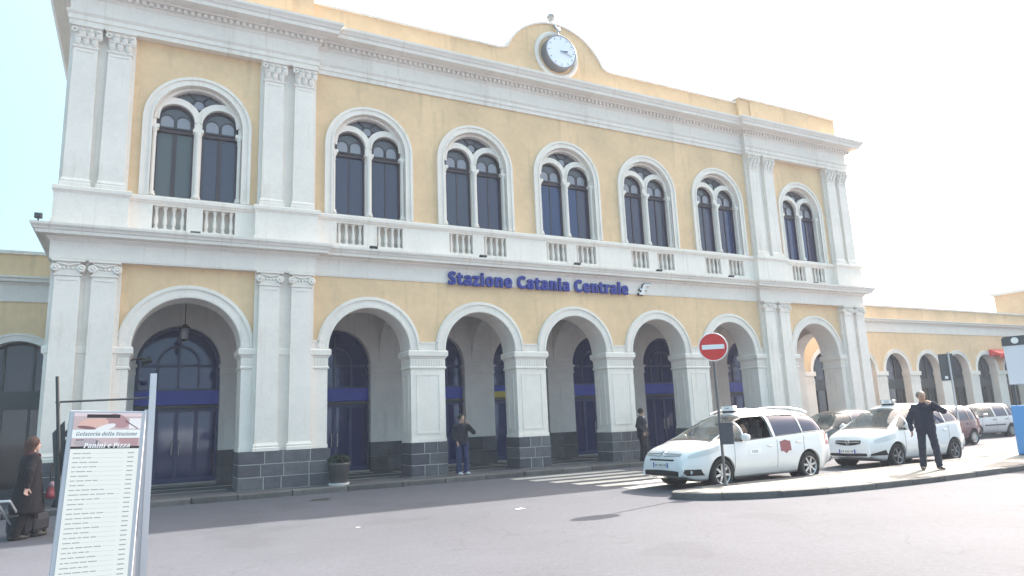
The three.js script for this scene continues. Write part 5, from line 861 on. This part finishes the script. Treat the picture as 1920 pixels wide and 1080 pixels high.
function mirrorZ(J) { const o = {}; for (const k of Object.keys(J)) o[k] = [J[k][0], J[k][1], -J[k][2]]; return o; }
// ---------------------------------------------------------------- street furniture
{ // no-entry sign
  const s = thing('no_entry_sign', 'round red no-entry sign on a grey pole at the tip of the island', 'sign', [-2.16, PV, 8.7], toCam(-2.16, 8.7) + 0.12);
  mesh('pole', [rod([0, 0, 0], [0, 3.22, 0], 0.03, 14), cyl(0.06, 0.045, 0.05, 14)], mat(lin(0.16, 0.155, 0.16), 0.55, { metalness: 0.5 }), s);
  mesh('disc', new THREE.CylinderGeometry(0.3, 0.3, 0.025, 44).rotateX(Math.PI / 2).translate(0, 2.9, 0.055), M.red, s);
  mesh('rim', new THREE.TorusGeometry(0.298, 0.013, 8, 48).translate(0, 2.9, 0.06), M.white, s);
  mesh('bar', bevelBox(-0.235, 0.235, 2.85, 2.95, 0.067, 0.075, 0.003), M.white, s);
  mesh('clamp', [boxB(-0.05, 0.05, 2.76, 2.8, -0.04, 0.05), boxB(-0.05, 0.05, 3.0, 3.04, -0.04, 0.05)], M.darkSteel, s);
  mesh('control_box', [bevelBox(-0.04, 0.24, 0.84, 1.28, 0.03, 0.17, 0.015), boxB(-0.045, 0.245, 1.26, 1.29, 0.025, 0.175)], mat(lin(0.055, 0.06, 0.075), 0.55), s);
}
{ // rectangular sign seen from behind
  const s = thing('traffic_sign', 'rectangular sign on a thin pole seen from behind, beyond the compact taxi', 'sign', [12.75, 0, 5.0], toCam(12.75, 5) + 0.1);
  mesh('pole', rod([0, 0, 0], [0, 3.45, 0], 0.035, 12), M.steel, s);
  mesh('panel', bevelBox(-0.32, 0.14, 2.42, 3.38, -0.06, -0.035, 0.006), M.darkSteel, s);
  mesh('sticker', boxB(-0.2, -0.1, 2.48, 2.58, -0.034, -0.031), M.white, s);
}
{ // information stand at the right edge
  const s = thing('bus_stop_totem', 'blue bus-stop stand with a white timetable board at the right edge', 'stand', [9.2, PV, 9.25], toCam(9.2, 9.25) - 0.1);
  const blue = mat(lin(0.10, 0.30, 0.62), 0.5);
  mesh('base_cabinet', bevelBox(-0.55, 0.6, 0, 1.36, -0.25, 0.25, 0.03), blue, s);
  for (const x of [-0.42, 0.5]) mesh('post', boxB(x - 0.03, x + 0.03, 1.36, 3.2, -0.03, 0.03), M.darkSteel, s);
  mesh('board', bevelBox(-0.5, 0.58, 1.95, 3.08, 0.03, 0.09, 0.01), mat(lin(0.66, 0.67, 0.72), 0.5), s);
  mesh('header', ext(poly([[-0.52, 3.05], [0.6, 3.05], [0.6, 3.22], ...arcPts(0.5, 3.22, 0.1, 0, Math.PI / 2, 6), ...arcPts(-0.42, 3.22, 0.1, Math.PI / 2, Math.PI, 6)]), 0.02, 0.1), M.darkSteel, s);
  mesh('route_disc', new THREE.CylinderGeometry(0.09, 0.09, 0.012, 24).rotateX(Math.PI / 2).translate(-0.2, 3.19, 0.105), M.white, s);
}
{ // red awning on the far part of the wing
  const a = thing('red_awning', 'red shop awning with a scalloped edge on the right wing', 'awning', [33.6, 0, ZB + 0.08]);
  mesh('canopy', ext(poly([[0, 4.72], [0.55, 4.42], [0.55, 4.3], [0, 4.3]]), -1.5, 1.3).rotateY(-Math.PI / 2), M.red, a);
  const sc = []; for (let k = 0; k < 7; k++) sc.push(ext(poly(arcPts(0, 0, 0.2, Math.PI, 2 * Math.PI, 10)), 0, 0.012).translate(-1.1 + k * 0.4, 4.3, 0.545)); mesh('valance', sc, M.red, a);
}
{ // menu stand of the ice-cream shop in the foreground
  const g0 = V3(-13.36, 0, 13.2), s = thing('menu_stand', 'tall menu board with pink photo header leaning in a metal frame, left foreground', 'sign', [g0.x, 0, g0.z], toCam(g0.x, g0.z) + 0.02);
  const tx = canvasTex(512, 1480, (g, w, h) => {
    g.fillStyle = '#f2ede4'; g.fillRect(0, 0, w, h);
    g.fillStyle = '#cfb3b2'; g.fillRect(0, 0, w, 268); g.fillStyle = '#e9cfd0'; g.fillRect(0, 0, w, 26);
    g.fillStyle = '#b98d8e'; g.beginPath(); g.ellipse(330, 60, 90, 50, 0.3, 0, 7); g.fill(); g.fillStyle = '#e6b6a8'; g.beginPath(); g.ellipse(150, 78, 110, 36, -0.1, 0, 7); g.fill(); g.fillStyle = '#8a6265'; g.beginPath(); g.ellipse(100, 112, 70, 12, 0.1, 0, 7); g.fill(); g.fillStyle = '#f3e9e8'; g.beginPath(); g.ellipse(240, 112, 80, 22, -0.3, 0, 7); g.fill(); g.fillRect(420, 40, 92, 80);
    g.fillStyle = '#2c2327'; g.fillRect(95, 12, 250, 26); g.strokeStyle = '#4a3138'; g.lineWidth = 7; g.beginPath(); g.moveTo(390, 60); g.lineTo(490, 120); g.stroke();
    g.fillStyle = '#f1f0ee'; g.fillRect(0, 128, w, 62); g.fillStyle = '#55565a'; g.font = 'italic bold 38px serif'; g.textAlign = 'center'; g.textBaseline = 'middle'; g.fillText('Gelateria della Stazione', w / 2, 160);
    g.fillStyle = '#b7a7ab'; g.beginPath(); g.ellipse(120, 225, 100, 30, 0, 0, 7); g.fill(); g.fillStyle = '#bb9293'; g.fillRect(350, 192, 150, 60); g.fillStyle = '#77666c'; g.fillRect(30, 200, 60, 8); g.fillRect(180, 208, 14, 36);
    g.fillStyle = '#2a2126'; g.fillRect(0, 252, w, 18); g.fillStyle = '#fbfaf8'; g.font = 'italic bold 50px serif'; g.fillText('Panini e Pizza', w / 2 + 10, 246);
    let q = 5; const R = () => (q = (q * 16807) % 2147483647) / 2147483647;
    for (let k = 0; k < 36; k++) { const y = 300 + k * 33; g.fillStyle = '#a09b98'; let x = 26; const n = 2 + Math.floor(R() * 4); for (let j = 0; j < n; j++) { const l = 22 + R() * 52; g.fillRect(x, y, l, 6); x += l + 9; } g.fillStyle = '#c9c2bb'; g.fillRect(x, y + 3, 400 - x, 2); g.fillStyle = '#a09b98'; g.fillRect(430, y, 48, 7); }
  });
  // board leans: foot towards the camera
  const bw = 0.49, bh = 1.62, br = part('board', s, [-0.035, 0.24, 0.34]); br.rotation.x = -0.19; br.rotation.z = -0.04;
  mesh('panel', bevelBox(-bw / 2 - 0.035, bw / 2 + 0.035, -0.02, bh + 0.02, -0.03, 0, 0.006), mat(lin(0.42, 0.43, 0.47), 0.5, { metalness: 0.3 }), br);
  mesh('menu_print', new THREE.PlaneGeometry(bw, bh).translate(0, bh / 2, 0.003), mat(lin(0.9, 0.9, 0.9), 0.55, { map: tx }), br, true);
  const back = part('rear_leg', s); mesh('strut', [rod([-0.24, 1.75, 0.02], [-0.26, 0.02, -0.22], 0.016), rod([0.24, 1.75, 0.02], [0.26, 0.02, -0.22], 0.016), rod([-0.2, 0.25, 0.36], [-0.2, 0.0, 0.4], 0.016), rod([0.2, 0.25, 0.36], [0.2, 0.0, 0.4], 0.016)], M.steel, back);
  mesh('left_post', [rod([-0.18, 0, -0.02], [-0.355, 2.14, -0.02], 0.015), ext(poly([[-0.3, 1.1], [-0.22, 1.1], [-0.28, 1.78], [-0.36, 1.68]]), -0.03, -0.02)], M.darkSteel, s);
  mesh('right_post', [boxB(0.325, 0.375, 0, 2.16, -0.03, 0.03), boxB(0.295, 0.325, 0, 1.85, -0.025, 0.01)], mat(lin(0.55, 0.56, 0.6), 0.4, { metalness: 0.5 }), s);
  mesh('crossbar', rod([-0.355, 1.93, -0.02], [0.33, 1.95, -0.01], 0.009), M.darkSteel, s); mesh('crossbar', rod([-0.19, 0.06, -0.02], [0.33, 0.06, -0.01], 0.014), M.darkSteel, s);
}
// litter on the road
for (const [x, z, w, l] of [[-6.73, 8.08, 0.2, 'flat white scrap of paper on the sunlit road before the third arch'], [-9.82, 8.22, 0.09, 'tiny white scrap on the road near the shadow edge']]) { const p = mesh('paper_scrap', new THREE.PlaneGeometry(w, w * 0.6, 4, 3).rotateX(-Math.PI / 2), M.white, null); const a = p.geometry.attributes.position; for (let i = 0; i < a.count; i++) a.setY(i, 0.008 + 0.012 * rnd()); p.geometry.computeVertexNormals(); p.name = numbered('paper_scrap'); p.position.set(x, 0, z); p.rotation.y = 0.4; tag(p, l, 'litter'); scene.add(p); }

{ const d = thing('drain_cover', 'small dark iron drain cover in the shaded road before the second arch', 'drain cover', [-9.27, 0, 2.97]); mesh('rim', new THREE.RingGeometry(0.2, 0.26, 28).rotateX(-Math.PI / 2).translate(0, 0.005, 0), M.darkSteel, d); mesh('lid', new THREE.CylinderGeometry(0.2, 0.2, 0.008, 28).translate(0, 0.003, 0), M.black, d); }
// sunlit haze over the square, as in the photograph's glare
scene.fog = new THREE.FogExp2(new THREE.Color().setRGB(0.78, 0.86, 1.0), 0.0014);
scene.traverse(o => { if (o.isMesh) { o.castShadow = true; o.receiveShadow = true; } });
renderer.render(scene, camera);
